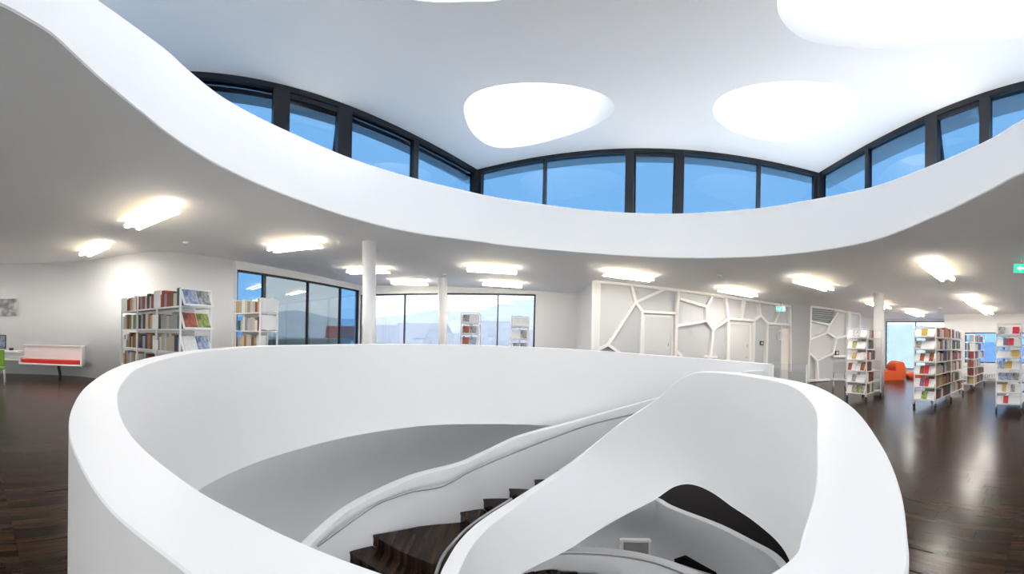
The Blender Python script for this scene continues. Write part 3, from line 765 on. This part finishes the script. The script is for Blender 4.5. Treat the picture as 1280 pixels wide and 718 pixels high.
# end panel of the block and glass balustrade
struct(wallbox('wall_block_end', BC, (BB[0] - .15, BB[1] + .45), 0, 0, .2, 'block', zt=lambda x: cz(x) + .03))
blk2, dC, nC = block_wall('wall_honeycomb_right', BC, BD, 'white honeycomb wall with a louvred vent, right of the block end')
for a, b in [((1120, 188), (1330, 224)), ((1118, 190), (1105, 520)), ((1120, 254), (1200, 271)), ((1200, 271), (1236, 216)), ((1200, 271), (1190, 306)), ((1190, 306), (1112, 336)), ((1190, 306), (1231, 330)), ((1231, 330), (1216, 398)),
             ((1216, 398), (1145, 430)), ((1145, 430), (1112, 398)), ((1145, 430), (1150, 515)), ((1231, 330), (1300, 318)), ((1216, 412), (1330, 410)), ((1335, 226), (1340, 420)), ((1105, 520), (1200, 516))]:
    rib(a, b, blk2, BC, BD, nC, wd=.08)
for k in range(7):
    y = 200 + k * 9
    rib((1122, y), (1222 - k * 3, y + 9), blk2, BC, BD, nC, wd=.03, dp=.10, m='darkcladding')
tag(struct(MB().prism([BD, BE, (BE[0] - .2, BE[1]), (BD[0] - .2, BD[1] + .02)], 0, lambda p: cz(p[0])).done('wall_block_return', 'white')))

# ---- outside: a town and hills with distance haze put into their colours, and a dark wing next door
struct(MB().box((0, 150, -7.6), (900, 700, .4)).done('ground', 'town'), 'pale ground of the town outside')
bm = bmesh.new(); NX, NY = 90, 14; g = []
for i in range(NX + 1):
    a = R(-100 + 200 * i / NX); colm = []
    for j in range(NY + 1):
        rr = 120 + j * 26; h = (j / NY) ** 1.2 * (40 + 20 * math.sin(a * 2.3 + 1) + 8 * math.sin(a * 7 + .5) + 3.5 * math.sin(a * 17) + 2 * math.sin(a * 31 + 2))
        colm.append(bm.verts.new((rr * math.sin(a), rr * math.cos(a), -8 + h + random.uniform(-.5, .5))))
    g.append(colm)
for i in range(NX):
    for j in range(NY): bm.faces.new((g[i][j], g[i + 1][j], g[i + 1][j + 1], g[i][j + 1])).smooth = True
me = bpy.data.meshes.new('hills'); bm.to_mesh(me); bm.free(); struct(link('hills', me, 'hill'), 'hills beyond the town, tinted blue for haze')
M['townwin'] = mat('far window', (.16, .22, .34), .3)
def house(px, dist, wd, dp, h, roofm, rz, label):
    d = ray(px, 423); p = Vector((d.x, d.y, 0)).normalized() * dist
    r = empty('house', (p.x, p.y, -7.4), rz); tag(r, label, 'building', 'houses outside the back windows')
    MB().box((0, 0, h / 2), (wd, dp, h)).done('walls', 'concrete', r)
    b = bmesh.new(); v = [b.verts.new(c) for c in ((-wd / 2 - .4, -dp / 2 - .4, h), (wd / 2 + .4, -dp / 2 - .4, h), (wd / 2 + .4, dp / 2 + .4, h), (-wd / 2 - .4, dp / 2 + .4, h), (-wd / 2 - .4, 0, h + dp * .42), (wd / 2 + .4, 0, h + dp * .42))]
    for q in ((0, 1, 5, 4), (2, 3, 4, 5), (0, 4, 3), (1, 2, 5), (0, 3, 2, 1)): b.faces.new([v[i] for i in q])
    me = bpy.data.meshes.new('roof'); b.to_mesh(me); b.free(); link('roof', me, roofm, r)
    for lv in range(int(h // 3)):
        for k in range(int(wd // 3)):
            MB().box((-wd / 2 + 1.6 + k * 3, -dp / 2, 1.8 + lv * 3), (1.1, .12, 1.5)).done('window', 'townwin', r)
house(478, 75, 12, 9, 7.5, 'roofgrey', R(20), 'pale house with grey roof left of the thick column, outside')
house(527, 85, 13, 9, 8.5, 'roofgrey', R(-12), 'pale house between the two columns, outside the glazing')
house(572, 52, 9, 8, 6.2, 'roofgrey', R(35), 'small pale house right of the slender column, outside')
house(620, 95, 16, 10, 9.4, 'roofgrey', R(8), 'wide pale house between the two magazine trolleys, outside')
house(655, 58, 9, 8, 7.2, 'roofgrey', R(-25), 'pale house behind the grey magazine trolley, outside')
house(431, 62, 6, 6, 8.0, 'roofred', R(35), 'pale house with dark red roof seen through the last dark pane')
dk = empty('neighbouring_wing', (-14, 17.0, -7.4), R(8)); tag(dk, 'dark grey building wing behind the dark left glazing', 'building')
MB().box((0, 0, 4.35), (6, 12, 8.7)).done('walls', 'darkcladding', dk)
for k in range(3): MB().box((3.0, -4 + k * 3.6, 7.6), (.1, 2.6, 1.5)).done('window', 'townwin', dk)

# ================================================================== THINGS
# ---- ceiling lamps
lamp_px = [(188, 265, 'large bright ceiling lamp nearest to the white fascia on the left'), (117, 318, 'ceiling lamp above the wall bench on the far left'), (368, 303, 'ceiling lamp between the dark glazing and the fascia'),
           (460, 335, 'ceiling lamp partly hidden by the thick white column'), (512, 355, 'ceiling lamp between the two columns in front of the back glazing'), (615, 333, 'ceiling lamp right of the slender column, nearer of two'),
           (628, 357, 'ceiling lamp right of the slender column, farther of two'), (786, 347, 'ceiling lamp above the left end of the honeycomb wall'), (923, 367, 'ceiling lamp above the middle of the honeycomb wall'),
           (1018, 351, 'ceiling lamp in front of the block end, close to the fascia'), (1099, 378, 'ceiling lamp half hidden by the right column'), (1174, 334, 'bright ceiling lamp over the dark floor on the right, largest there'),
           (1215, 373, 'ceiling lamp above the double book trolley on the right'), (1144, 392, 'faint distant ceiling lamp above the pale blue window'), (1233, 390, 'faint distant ceiling lamp close to the right wall'),
           (-9, -1.2, 'unseen fill lamp added behind the viewpoint, over the desk side'),  # unseen lamps from here on, added to raise the room light
           (6, -4, 'unseen fill lamp added behind the viewpoint, right of the rear glazing'), (11, -1.5, 'unseen fill lamp added beyond the right-edge trolley'), (-10, -4.8, 'unseen fill lamp added in the rear left corner'), (12, -5, 'unseen fill lamp added in the rear right corner')]
for i, (px, py, lab) in enumerate(lamp_px):
    p = atc(px, py) if i < 15 else Vector((px, py, 0))
    if i in (1, 4, 6, 7, 8, 14): p = p * (.89 if i == 1 else .93); p.z = cz(p.x)
    if math.hypot(p.x, p.y) > 15.5: 
        k = 15.0 / math.hypot(p.x, p.y); p = Vector((p.x * k, p.y * k, cz(p.x * k)))
    if i >= 15: p = Vector((px, py, 0))
    r = empty('ceiling_lamp', (p.x, p.y, cz(p.x) - .0), 0); r.rotation_euler = (0, math.atan(CK), R(1.5)); tag(r, lab, 'lamp', 'ceiling lamps')
    MB().box((0, 0, -.06), (.42, .17, .12), bev=.008).done('housing', 'lampcore', r)
    for s in (-1, 1):
        q = MB()
        q.box((0, s * .13, -.15), (1.40, .07, .02), bev=.009)
        q.done('diffuser', 'lamp', r)
        MB().box((0, s * .185, -.115), (1.34, .01, .045), rx=s * R(30)).done('side_glow', 'lampglow', r)
    MB().box((0, 0, -.13), (1.38, .32, .012), bev=.004).done('reflector', 'paper', r)
# ---- small ceiling fittings
def detector(px, py, lab):
    p = atc(px, py); r = empty('smoke_detector', (p.x, p.y, cz(p.x))); tag(r, lab, 'detector', 'smoke detectors on the ceiling')
    MB().cyl((0, 0, .005), (0, 0, -.03), .075, 20).done('base', 'paper', r); MB().cyl((0, 0, -.03), (0, 0, -.08), .05, 20, .03).done('sensor', 'greypanel', r)
detector(232, 303, 'white smoke detector on the ceiling left of the dark glazing'); detector(556, 343, 'white smoke detector on the ceiling above the slender column')
detector(900, 344, 'white smoke detector on the ceiling under the fascia, above the honeycomb wall'); detector(1175, 385, 'tiny smoke detector on the ceiling above the double book trolley')
def exit_sign(c, face, wd, ht, lab, arrow=False):
    r = empty('exit_sign', c, face); tag(r, lab, 'sign')
    MB().box((0, 0, -ht / 2), (wd, .05, ht)).done('housing', 'paper', r)
    MB().box((0, -.03, -ht * .5), (wd * .92, .012, ht * .86)).done('sign_face', 'signgreen', r)
    q = MB()
    if arrow:
        q.box((wd * .05, -.038, -ht * .5), (wd * .5, .006, ht * .12)); q.box((-wd * .15, -.038, -ht * .42), (wd * .25, .006, ht * .1), ry=R(-45)); q.box((-wd * .15, -.038, -ht * .58), (wd * .25, .006, ht * .1), ry=R(45))
    else:
        q.box((wd * .28, -.038, -ht * .5), (wd * .2, .006, ht * .7)); q.box((-.02, -.038, -ht * .5), (wd * .1, .006, ht * .4), ry=R(20)); q.box((-wd * .3, -.038, -ht * .5), (wd * .2, .006, ht * .1))
        q.cyl((.0, -.036, -ht * .25), (0, -.042, -ht * .25), ht * .09, 10); q.box((-.05, -.038, -ht * .72), (wd * .2, .006, ht * .08), ry=R(35))
    q.done('pictogram', 'signwhite', r)
    MB().cyl((0, 0, 0), (0, 0, .14), .012).done('hanger', 'steel', r)
pe = atr(976, 383, 12.6); exit_sign((pe.x, pe.y, pe.z), R(-46), .36, .20, 'green and white exit sign hanging before the honeycomb wall')
pe = atr(1277, 330, 7.0); exit_sign((pe.x, pe.y, pe.z), R(-84), .34, .2, 'green exit sign with white arrow at the right edge under the ceiling', True)
sp = atpl(*cw(345, 127), BA, BB) + nB * .15; o = MB().cyl((0, -.03, 0), (0, .06, 0), .085, 24).done('wall_speaker', 'greypanel', None, (sp.x, sp.y, sp.z)); tag(o, 'round grey wall speaker in the top left honeycomb cell', 'speaker')
sp = atpl(*cw(907, 353), BA, BB) + nB * .16; r = empty('wall_panel', (sp.x, sp.y, sp.z), math.atan2(dB.y, dB.x)); tag(r, 'small dark square control panel on the honeycomb wall beside the second door', 'panel')
MB().box((0, 0, 0), (.17, .05, .17)).done('housing', 'black', r); MB().box((0, -.03, 0), (.07, .012, .08)).done('display', 'paper', r)
sp = atpl(*cw(1237, 397), BC, BD) + nC * .08; r = empty('framed_photo', (sp.x, sp.y, sp.z), 0); tag(r, 'small dark framed photo standing on the honeycomb shelf', 'picture')
MB().box((0, 0, 0), (.26, .03, .2)).done('picture_frame', 'black', r); MB().box((0, -.018, 0), (.16, .006, .12)).done('print', 'greypanel', r)

# glass balustrade at the stair entrance
ga = atr(966, 472, 7.3); gb = atr(1008, 478, 7.5)
r = empty('glass_balustrade', (ga.x, ga.y, 0)); r['kind'] = 'structure'; r['label'] = 'clear glass balustrade panel at the top of the stair'
dd = gb - ga; LL = math.hypot(dd.x, dd.y); r.rotation_euler = (0, 0, math.atan2(dd.y, dd.x))
MB().box((LL / 2, 0, .6), (LL, .016, 1.15)).done('pane', 'glass_clear', r)
MB().cyl((0, 0, 0), (0, 0, 1.15), .018).done('post', 'trolley', r); MB().cyl((LL, 0, 0), (LL, 0, 1.15), .018).done('post', 'trolley', r)

# ---- bench, desk, monitor, chair, picture on the left wall
def face_wall(px, ylev):
    p = atz(px, ylev, 0); return p
# wall tangent near x px 60
wa, wb = WL[1], WL[2]; tw = Vector((wb.x - wa.x, wb.y - wa.y, 0)).normalized(); nw = Vector((tw.y, -tw.x, 0)); angw = math.atan2(tw.y, tw.x)
pA = atpl(27, 440, (wa.x + nw.x * .3, wa.y + nw.y * .3), (wb.x + nw.x * .3, wb.y + nw.y * .3)); pB = atpl(104.5, 440, (wa.x + nw.x * .3, wa.y + nw.y * .3), (wb.x + nw.x * .3, wb.y + nw.y * .3))
BL = math.hypot(pB.x - pA.x, pB.y - pA.y); ab = math.atan2(pB.y - pA.y, pB.x - pA.x)
bench = empty('wall_bench', (pA.x, pA.y, 0), ab); tag(bench, 'white wall-hung bench with thin red seat cushion on a black leg', 'bench')
zs = atr(60, 454, 12.4).z; zt_ = atr(60, 432, 12.4).z
q = MB(); q.box((BL / 2, .0, zs), (BL, .5, .06), bev=.02).done('seat', 'parapet', bench)
MB().box((BL / 2, .22, (zs + zt_) / 2), (BL, .05, zt_ - zs), bev=.015).done('backrest', 'parapet', bench)
MB().box((BL - .03, 0, (zs + zt_) / 2), (.06, .5, zt_ - zs), bev=.015).box((BL / 2, .17, zt_), (BL, .12, .04), bev=.01).box((.03, 0, zs + .12), (.06, .5, .24), bev=.015).done('side_panel', 'parapet', bench)
MB().box((BL / 2, -.03, zs + .09), (BL - .2, .40, .13), bev=.04).done('cushion', 'red', bench)
MB().cyl((BL * .62, -.05, zs - .03), (BL * .65, -.05, .0), .055, 14, .045).done('leg', 'black', bench)
desk = empty('wall_desk', (pA.x, pA.y, 0), ab); tag(desk, 'white wall-hung desk joined to the left end of the bench', 'desk')
zd = atr(15, 440, 12.3).z
MB().box((-.85, 0, zd), (1.66, .55, .06), bev=.02).done('desk_top', 'parapet', desk); MB().box((-.85, .2, zd - .28), (1.6, .04, .5)).done('back_panel', 'parapet', desk)
MB().box((-.85, 0, zs + .1), (1.6, .4, .03)).done('shelf', 'parapet', desk)
def onbench(x, y, z): return bench.matrix_world  # placeholder kept simple
def wpt(x, y, z): return (pA.x + math.cos(ab) * x - math.sin(ab) * y, pA.y + math.sin(ab) * x + math.cos(ab) * y, z)
o = MB().box((0, 0, .045), (.14, .1, .09), bev=.01).done('card_box', 'black', None, wpt(-.42, 0, zd + .03)); o.rotation_euler = (0, 0, ab); tag(o, 'small black box lying on the white wall desk', 'box')
o = MB().box((0, 0, .012), (.45, .25, .024), bev=.004).done('keyboard', 'paper', None, wpt(-.12 - .35 + .62, .02, zd + .03)); o.rotation_euler = (0, 0, ab); tag(o, 'white keyboard lying on the wall desk beside the black box', 'keyboard')
o.location = wpt(-.9, -.1, zd + .03)
mo = atr(1, 430, 11.6); mo = atr(-3, 437, 11.3); r = empty('computer_monitor', (mo.x, mo.y, zd + .03), ab); tag(r, 'monitor with a bluish picture on the desk at the left edge', 'monitor')
MB().box((0, 0, .36), (.62, .04, .46), bev=.01).done('casing', 'black', r); MB().box((0, -.024, .36), (.57, .006, .40)).done('screen', 'screen', r); MB().box((0, .02, .07), (.08, .04, .14)).box((0, .02, .01), (.26, .18, .02)).done('stand', 'black', r)
pc = atr(-3, 446, 10.4)
r = empty('desk_chair', (pc.x, pc.y, 0), R(80)); tag(r, 'green shell chair with thin white legs in front of the wall desk', 'chair')
MB().box((0, .0, .46), (.46, .44, .04), bev=.015).done('seat', 'green', r); MB().box((0, -.22, .78), (.46, .04, .5), bev=.018).done('backrest', 'green', r)
for sx in (-.2, .2):
    for sy in (-.2, .2): MB().cyl((sx, sy, .45), (sx * 1.15, sy * 1.15, 0), .012).done('leg', 'trolley', r)
M['bwphoto'] = blotch('grey photograph', [(.08, .08, .08), (.3, .3, .3), (.62, .62, .62)], 3)
o1, o2 = WL[0], WL[1]
pf, pg = atpl(-16, 384, (o1.x + .06, o1.y), (o2.x + .06, o2.y)), atpl(21.5, 384, (o1.x + .06, o1.y), (o2.x + .06, o2.y))
zt1 = atpl(10, 373.5, (o1.x, o1.y), (o2.x, o2.y)).z; zb1 = atpl(10, 395.5, (o1.x, o1.y), (o2.x, o2.y)).z
r = empty('wall_picture', ((pf.x + pg.x) / 2, (pf.y + pg.y) / 2, (zt1 + zb1) / 2), math.atan2(pg.y - pf.y, pg.x - pf.x)); tag(r, 'grey black-and-white photo print hung on the left wall above the desk', 'picture')
LP = math.hypot(pg.x - pf.x, pg.y - pf.y)
MB().box((0, .02, 0), (LP, .03, zt1 - zb1)).done('backing', 'paper', r); MB().box((0, 0, 0), (LP - .02, .012, zt1 - zb1 - .02)).done('print', 'bwphoto', r)

# ---- orange lounge seats, radiator, side chair
def lounge(name, x, y, rz, sc, lab, back=True):
    r = empty(name, (x, y, 0), rz); tag(r, lab, 'seat', 'orange lounge seats')
    def fold(nm, prof, w_, n_=5):
        b = bmesh.new(); rws = []
        for i in range(n_ * 4 + 1):
            xx = -w_ / 2 + w_ * i / (n_ * 4); pf_ = 1 - .06 * abs(math.sin(PI * i / 4)) ** -0 if False else 1 - .05 * (1 - abs(math.sin(PI * i / 4)))
            rws.append([b.verts.new((xx, py_ * pf_, max(0.0, pz_ * pf_))) for py_, pz_ in prof])
        for A, B in zip(rws, rws[1:]):
            for k in range(len(prof)): b.faces.new((A[k - 1], A[k], B[k], B[k - 1])).smooth = True
        b.faces.new(rws[0]); b.faces.new(rws[-1][::-1]); bmesh.ops.recalc_face_normals(b, faces=b.faces)
        me = bpy.data.meshes.new(nm); b.to_mesh(me); b.free(); link(nm, me, 'orange', r)
    s = sc
    fold('seat', [(-.5 * s, 0), (-.54 * s, .16 * s), (-.46 * s, .32 * s), (-.25 * s, .38 * s), (.1 * s, .36 * s), (.34 * s, .33 * s), (.45 * s, .2 * s), (.45 * s, 0)], .95 * s, 5)
    if back: fold('backrest', [(.14 * s, .33 * s), (.05 * s, .5 * s), (.12 * s, .66 * s), (.26 * s, .74 * s), (.44 * s, .70 * s), (.54 * s, .5 * s), (.55 * s, .2 * s), (.45 * s, .05 * s), (.3 * s, .2 * s)], .95 * s, 5)
sp = atz(1112, 474, 0); lounge('lounge_chair', sp.x, sp.y, R(-130), 1.15, 'large orange quilted lounge chair beside the right column')
sp = atz(1131, 473.5, 0); lounge('lounge_chair', sp.x + .45, sp.y - .45, R(-95), .8, 'low orange quilted footstool right of the large lounge chair', back=False)
sp = atz(1238, 479, 0); r = empty('radiator', (14.95, 3.2, 0), R(-90)); tag(r, 'low white convector radiator under the ribbon window', 'radiator')
MB().box((0, 0, .16), (2.6, .16, .06)).box((0, 0, .34), (2.6, .16, .03)).done('body', 'greypanel', r)
for k in range(26): MB().box((-1.25 + k * .1, 0, .22), (.02, .14, .22)).done('fin', 'greypanel', r)
for s_ in (-1.1, 1.1): MB().box((s_, 0, .07), (.05, .1, .14)).done('foot', 'greypanel', r)
sp = atz(1049, 493, 0); r = empty('visitor_chair', (sp.x, sp.y, 0), R(-50)); tag(r, 'light grey chair with thin legs left of the first right trolley', 'chair')
MB().box((0, 0, .47), (.42, .42, .03), bev=.01).done('seat', 'greypanel', r); MB().box((0, .2, .86), (.42, .03, .36), bev=.012).done('backrest', 'greypanel', r)
for sx in (-.18, .18):
    MB().cyl((sx, .2, .47), (sx, .21, .75), .01).done('back_post', 'chrome', r)
    for sy in (-.18, .18): MB().cyl((sx, sy, .46), (sx * 1.15, sy * 1.15, 0), .01).done('leg', 'chrome', r)

# ---- book trolleys, books, magazines
PAL = [('dark red', (.20, .03, .03)), ('grey', (.30, .30, .30)), ('cream', (.62, .56, .42)), ('brown', (.16, .09, .05)), ('navy blue', (.03, .05, .14)), ('black', (.03, .03, .03)), ('white', (.78, .78, .76)),
       ('orange', (.38, .16, .06)), ('olive green', (.18, .20, .06)), ('beige', (.45, .38, .28)), ('pale grey', (.5, .5, .5)), ('yellow', (.42, .33, .12)), ('red', (.30, .05, .04)), ('teal', (.05, .12, .14))]
M['pages'] = mat('page block', (.78, .74, .64), .8)
book_me = []
for nm, c in PAL:
    b = MB(); b.box((0, .0, .5), (1, 1, 1)); b.b.free()
    b = MB()
    b.box((-.46, 0, .5), (.08, 1, 1)); b.box((.46, 0, .5), (.08, 1, 1)); b.box((0, -.47, .5), (.9, .06, 1)); b.box((0, .01, .5), (.86, .92, .95), mi=1)
    bmesh.ops.recalc_face_normals(b.b, faces=b.b.faces)
    me = bpy.data.meshes.new('book'); b.b.to_mesh(me); b.b.free(); me.materials.append(mat(nm + ' book cover', c, .5)); me.materials.append(M['pages']); book_me.append(me)
MAG = [('white', [(.8, .8, .78), (.7, .7, .7)]), ('red', [(.55, .02, .05), (.7, .05, .08)]), ('green', [(.05, .12, .02), (.25, .3, .05), (.4, .45, .2)]), ('brown and orange', [(.1, .03, .02), (.5, .12, .04)]),
       ('grey', [(.1, .1, .1), (.5, .5, .5)]), ('blue', [(.08, .14, .3), (.45, .5, .6)]), ('yellow', [(.6, .4, .05), (.5, .35, .15)]), ('purple', [(.18, .08, .16), (.25, .15, .2)])]
mag_me = []
for nm, cs in MAG:
    b = MB(); b.box((0, 0, .5), (1, 1, 1)); me = bpy.data.meshes.new('magazine'); b.b.to_mesh(me); b.b.free(); me.materials.append(blotch(nm + ' magazine cover', cs, 3.0)); mag_me.append(me)
ORD = ['first', 'second', 'third', 'fourth', 'fifth', 'sixth', 'seventh', 'eighth', 'ninth', 'tenth', 'eleventh', 'twelfth', '13th', '14th', '15th', '16th', '17th', '18th', '19th', '20th', '21st', '22nd', '23rd', '24th', '25th', '26th', '27th', '28th', '29th', '30th', '31st', '32nd', '33rd', '34th', '35th', '36th', '37th', '38th', '39th', '40th']
LEV = ['bottom', 'second lowest', 'third lowest', 'fourth lowest', 'fifth lowest', 'sixth lowest', 'seventh lowest']
def trolley(x, y, rz, L, W, H, bays, lab, short, rows=6, thick=(.05, .08), rows_from=0, side=-1, mags=None, endtype='trays', fill=.9, z_first=.22, seed=1, depthy=.2, reverse=False):
    """local -x end carries the sloped magazine trays, the long side `side` (-1: local -y) carries the books"""
    rnd = random.Random(seed)
    r = empty('book_trolley', (x, y, 0), rz); tag(r, lab, 'trolley', 'white book trolleys on castors')
    xs = [-L / 2 + L * k / bays for k in range(bays + 1)]
    for xx in xs:
        for yy in (-W / 2, W / 2): MB().box((xx, yy, .14 + (H - .14) / 2), (.028, .028, H - .14)).done('upright', 'trolley', r)
    for xx in (xs[0], xs[-1]):
        for yy in (-W / 2, W / 2):
            c = MB(); c.cyl((xx, yy - .018, .055), (xx, yy + .018, .055), .055, 14); o = c.done('caster', 'rubber', r)
            MB().box((xx, yy, .11), (.04, .05, .06)).done('fork', 'chrome', o)
    if bays > 1:
        for yy in (-W / 2, W / 2):
            c = MB(); c.cyl((xs[bays // 2], yy - .018, .055), (xs[bays // 2], yy + .018, .055), .055, 14); c.done('caster', 'rubber', r)
    gap = (H - z_first - .26) / (rows - 1) if rows > 1 else .4
    tr = .34 if endtype == 'trays' else 0
    zz = [z_first + gap * k for k in range(rows)]
    for k, z in enumerate(zz):
        MB().box((0, 0, z - .012), (L, W, .024)).done('shelf', 'trolley', r)
    MB().box((0, 0, (zz[0] + zz[-1]) / 2), (L - .04, .012, zz[-1] - zz[0])).done('middle_panel', 'trolley', r)
    for xe in (xs[0], xs[-1]): MB().cyl((xe, -W / 2, H), (xe, W / 2, H), .012).done('top_rail', 'trolley', r)
    rot = Matrix.Rotation(rz, 4, 'Z')
    if endtype == 'trays':
        for k, z in enumerate(zz):
            hh = gap * .72; q = MB()
            q.box((-L / 2 - .01, 0, z + hh * .48), (.012, W - .04, hh), ry=R(24)); q.box((-L / 2 - .10, 0, z + .012), (.03, W - .04, .03))
            q.done('display_tray', 'trolley', r)
            mg = (mags[k] if mags and k < len(mags) else None) or [rnd.randrange(8) for _ in range(2)]
            n_ = len(mg)
            for j, mi in enumerate(mg):
                if mi is None: continue
                o = bpy.data.objects.new('magazine', mag_me[mi]); col.objects.link(o)
                ww = min(.25, (W - .1) / max(2, n_) * .94); yy = (W - .08) * ((j + .5) / n_ - .5) * (-1)
                loc = Vector((-L / 2 - .075, yy, z + .02))
                o.matrix_world = Matrix.Translation((x, y, 0)) @ rot @ Matrix.Translation(loc) @ Matrix.Rotation(R(24), 4, 'Y') @ Matrix.Diagonal((.012, ww, min(.34, hh * .97), 1))
                tag(o, f"{MAG[mi][0]} magazine, {ORD[j]} on {LEV[k]} tray of {short}", 'magazine', 'magazines on the display trays')
    elif endtype == 'panel':
        MB().box((-L / 2 - .015, 0, (zz[-1] + gap * .4)), (.012, W - .04, gap * .75)).box((-L / 2 - .015, 0, zz[-2] + gap * .45), (.012, W - .04, gap * .8)).done('end_panel', 'paper', r)
    return r, zz, gap, rnd, xs
nbook = [0]
def books(tr, x, y, rz, W, short, levels, side=-1, thick=(.05, .08), fill=.92, skip=(), cards=(), seq=None, per=None, flip=False):
    r, zz, gap, rnd, xs = tr
    rot = Matrix.Rotation(rz, 4, 'Z')
    for k in levels:
        items = []
        for bay in range(len(xs) - 1):
            p = xs[bay] + .03; end = xs[bay] + (xs[bay + 1] - xs[bay]) * (fill if rnd.random() < .8 else fill * .75) - .03
            while p < end - thick[0]:
                t = rnd.uniform(*thick); h = min(gap * .86, rnd.uniform(.2, .29)) if k < len(zz) - 1 else rnd.uniform(.2, .28); d = rnd.uniform(.15, .2)
                items.append((p + t / 2, t, h, d)); p += t + .002
        items.sort(key=lambda a: a[0])
        if flip: items = items[::-1]
        pal_bias = rnd.choice((0, 1, 2, 3, 6, 9, 10, 12))
        for j, (px_, t, h, d) in enumerate(items):
            ci = rnd.choice((0, 1, 1, 2, 2, 3, 3, 4, 5, 6, 6, 7, 8, 9, 9, 10, 10, 12, 13, 11)) if rnd.random() < .75 else pal_bias
            o = bpy.data.objects.new('book', book_me[ci]); col.objects.link(o)
            yy = side * (W / 2 - .02 - d / 2)
            m_ = Matrix.Translation((x, y, 0)) @ rot @ Matrix.Translation((px_, yy, zz[k])) @ Matrix.Rotation(0 if side < 0 else PI, 4, 'Z') @ Matrix.Diagonal((t, d, h, 1))
            o.matrix_world = m_
            tag(o, f"{PAL[ci][0]} book, {ORD[min(j, 39)]} from left on {LEV[k]} shelf of {short}", 'book', 'books on the trolleys')
            nbook[0] += 1
MG = {'W': 0, 'R': 1, 'G': 2, 'B': 3, 'K': 4, 'U': 5, 'Y': 6, 'P': 7, '-': None}
def mm(*rows): return [[MG[c] for c in s_] for s_ in rows]
# right: trays face the camera (local -x), books on the near long side (-y)
a1 = (9.55, 3.18, 0, 2.7, .58, 2.08)
t1 = trolley(*a1, 2, 'long double-bay white book trolley full of books, magazines on its end', 'double-bay right trolley', rows=6, seed=3, mags=mm('-G-', '-PR-', '-BR-', '-B-B', 'K--', '-Y-'))
books(t1, 9.55, 3.18, 0, .58, 'double-bay right trolley', range(6), thick=(.11, .18), fill=.97)
a2 = (12.95, 3.05, 0, 1.8, .55, 2.0)
t2 = trolley(*a2, 1, 'white book trolley standing behind the long double-bay one near the right wall', 'farther right trolley', rows=6, seed=5, endtype='none')
books(t2, 12.95, 3.05, 0, .55, 'farther right trolley', range(6), thick=(.17, .26), fill=.97)
t3 = trolley(9.15, 1.02, R(-1), 2.0, .60, 2.12, 1, 'white magazine trolley standing alone at the right edge', 'right-edge trolley', rows=7, seed=8, mags=mm('-R--', '-Y-K-', 'UUK', 'UYW', '-WY', '-PR-', 'K-R'))
t4 = trolley(8.8, 5.33, R(4), 1.0, .62, 2.06, 1, 'white magazine trolley in front of the round right column', 'right column trolley', rows=6, seed=9, mags=mm('-KGK', '-K--', 'BW-B', '-Y-W', '-G--', '-KK-'))
books(t4, 8.8, 5.33, R(4), .62, 'right column trolley', range(6), thick=(.11, .17), fill=.62)
# left trolleys: trays on the +x end
t5 = trolley(-5.35, 3.28, PI, 2.1, .60, 2.26, 3, 'large three-bay white book trolley in front of the left wall', 'left three-bay trolley', rows=6, seed=12, mags=mm('WU', 'KU', 'UK', 'WU', 'BG', 'UK'))
books(t5, -5.35, 3.28, PI, .60, 'left three-bay trolley', (2, 3, 4, 5), side=1, thick=(.06, .10), fill=.96, flip=True)
t6 = trolley(-4.78, 5.16, PI, .74, .52, 2.26, 1, 'small white trolley of books in front of the dark glazing', 'dark glazing trolley', rows=6, seed=14, endtype='panel')
books(t6, -4.78, 5.16, PI, .52, 'dark glazing trolley', (3, 4, 5), side=1, thick=(.055, .085), fill=.95, flip=True)
p7 = atr(587, 420, 9.0); t7 = trolley(p7.x, p7.y + .3, R(90), .6, .46, 2.24, 1, 'narrow magazine trolley right of the slender column', 'trolley by the slender column', rows=7, seed=16, mags=mm('WB', 'GW', 'BW', 'BK', 'BU', 'BK', 'KW'))
p8 = atr(650, 420, 9.1); t8 = trolley(p8.x, p8.y + .3, R(90), .6, .46, 2.18, 1, 'narrow grey-white trolley of binders near the right end of the panorama glazing', 'trolley near the glazing end', rows=6, seed=18, mags=mm('WK', 'KW', 'WK', 'KK', 'WK', 'WW'))
# white cards standing in front of the books
def card(tx, ty, tz, wd, ht, rz, lab):
    o = MB().box((0, 0, ht / 2), (wd, .02, ht), bev=.004).done('shelf_card', 'paper', None, (tx, ty, tz)); o.rotation_euler = (0, 0, rz); tag(o, lab, 'card', 'white cards on the left trolley')
zz5 = t5[1]
for xx, k, wd, ht, lab in ((-6.22, 5, .2, .26, 'blank white card standing left on the top shelf of the left trolley'), (-4.95, 5, .2, .28, 'blank white card standing right on the top shelf of the left trolley'), (-5.0, 4, .18, .24, 'blank white card on the second shelf from the top of the left trolley'),
                        (-6.2, 3, .14, .15, 'small white card on the left of the third shelf down, left trolley'), (-4.98, 3, .16, .17, 'small white card on the right of the third shelf down, left trolley')):
    card(xx, 2.955, zz5[k], wd, ht, 0, lab)
print('books', nbook[0])
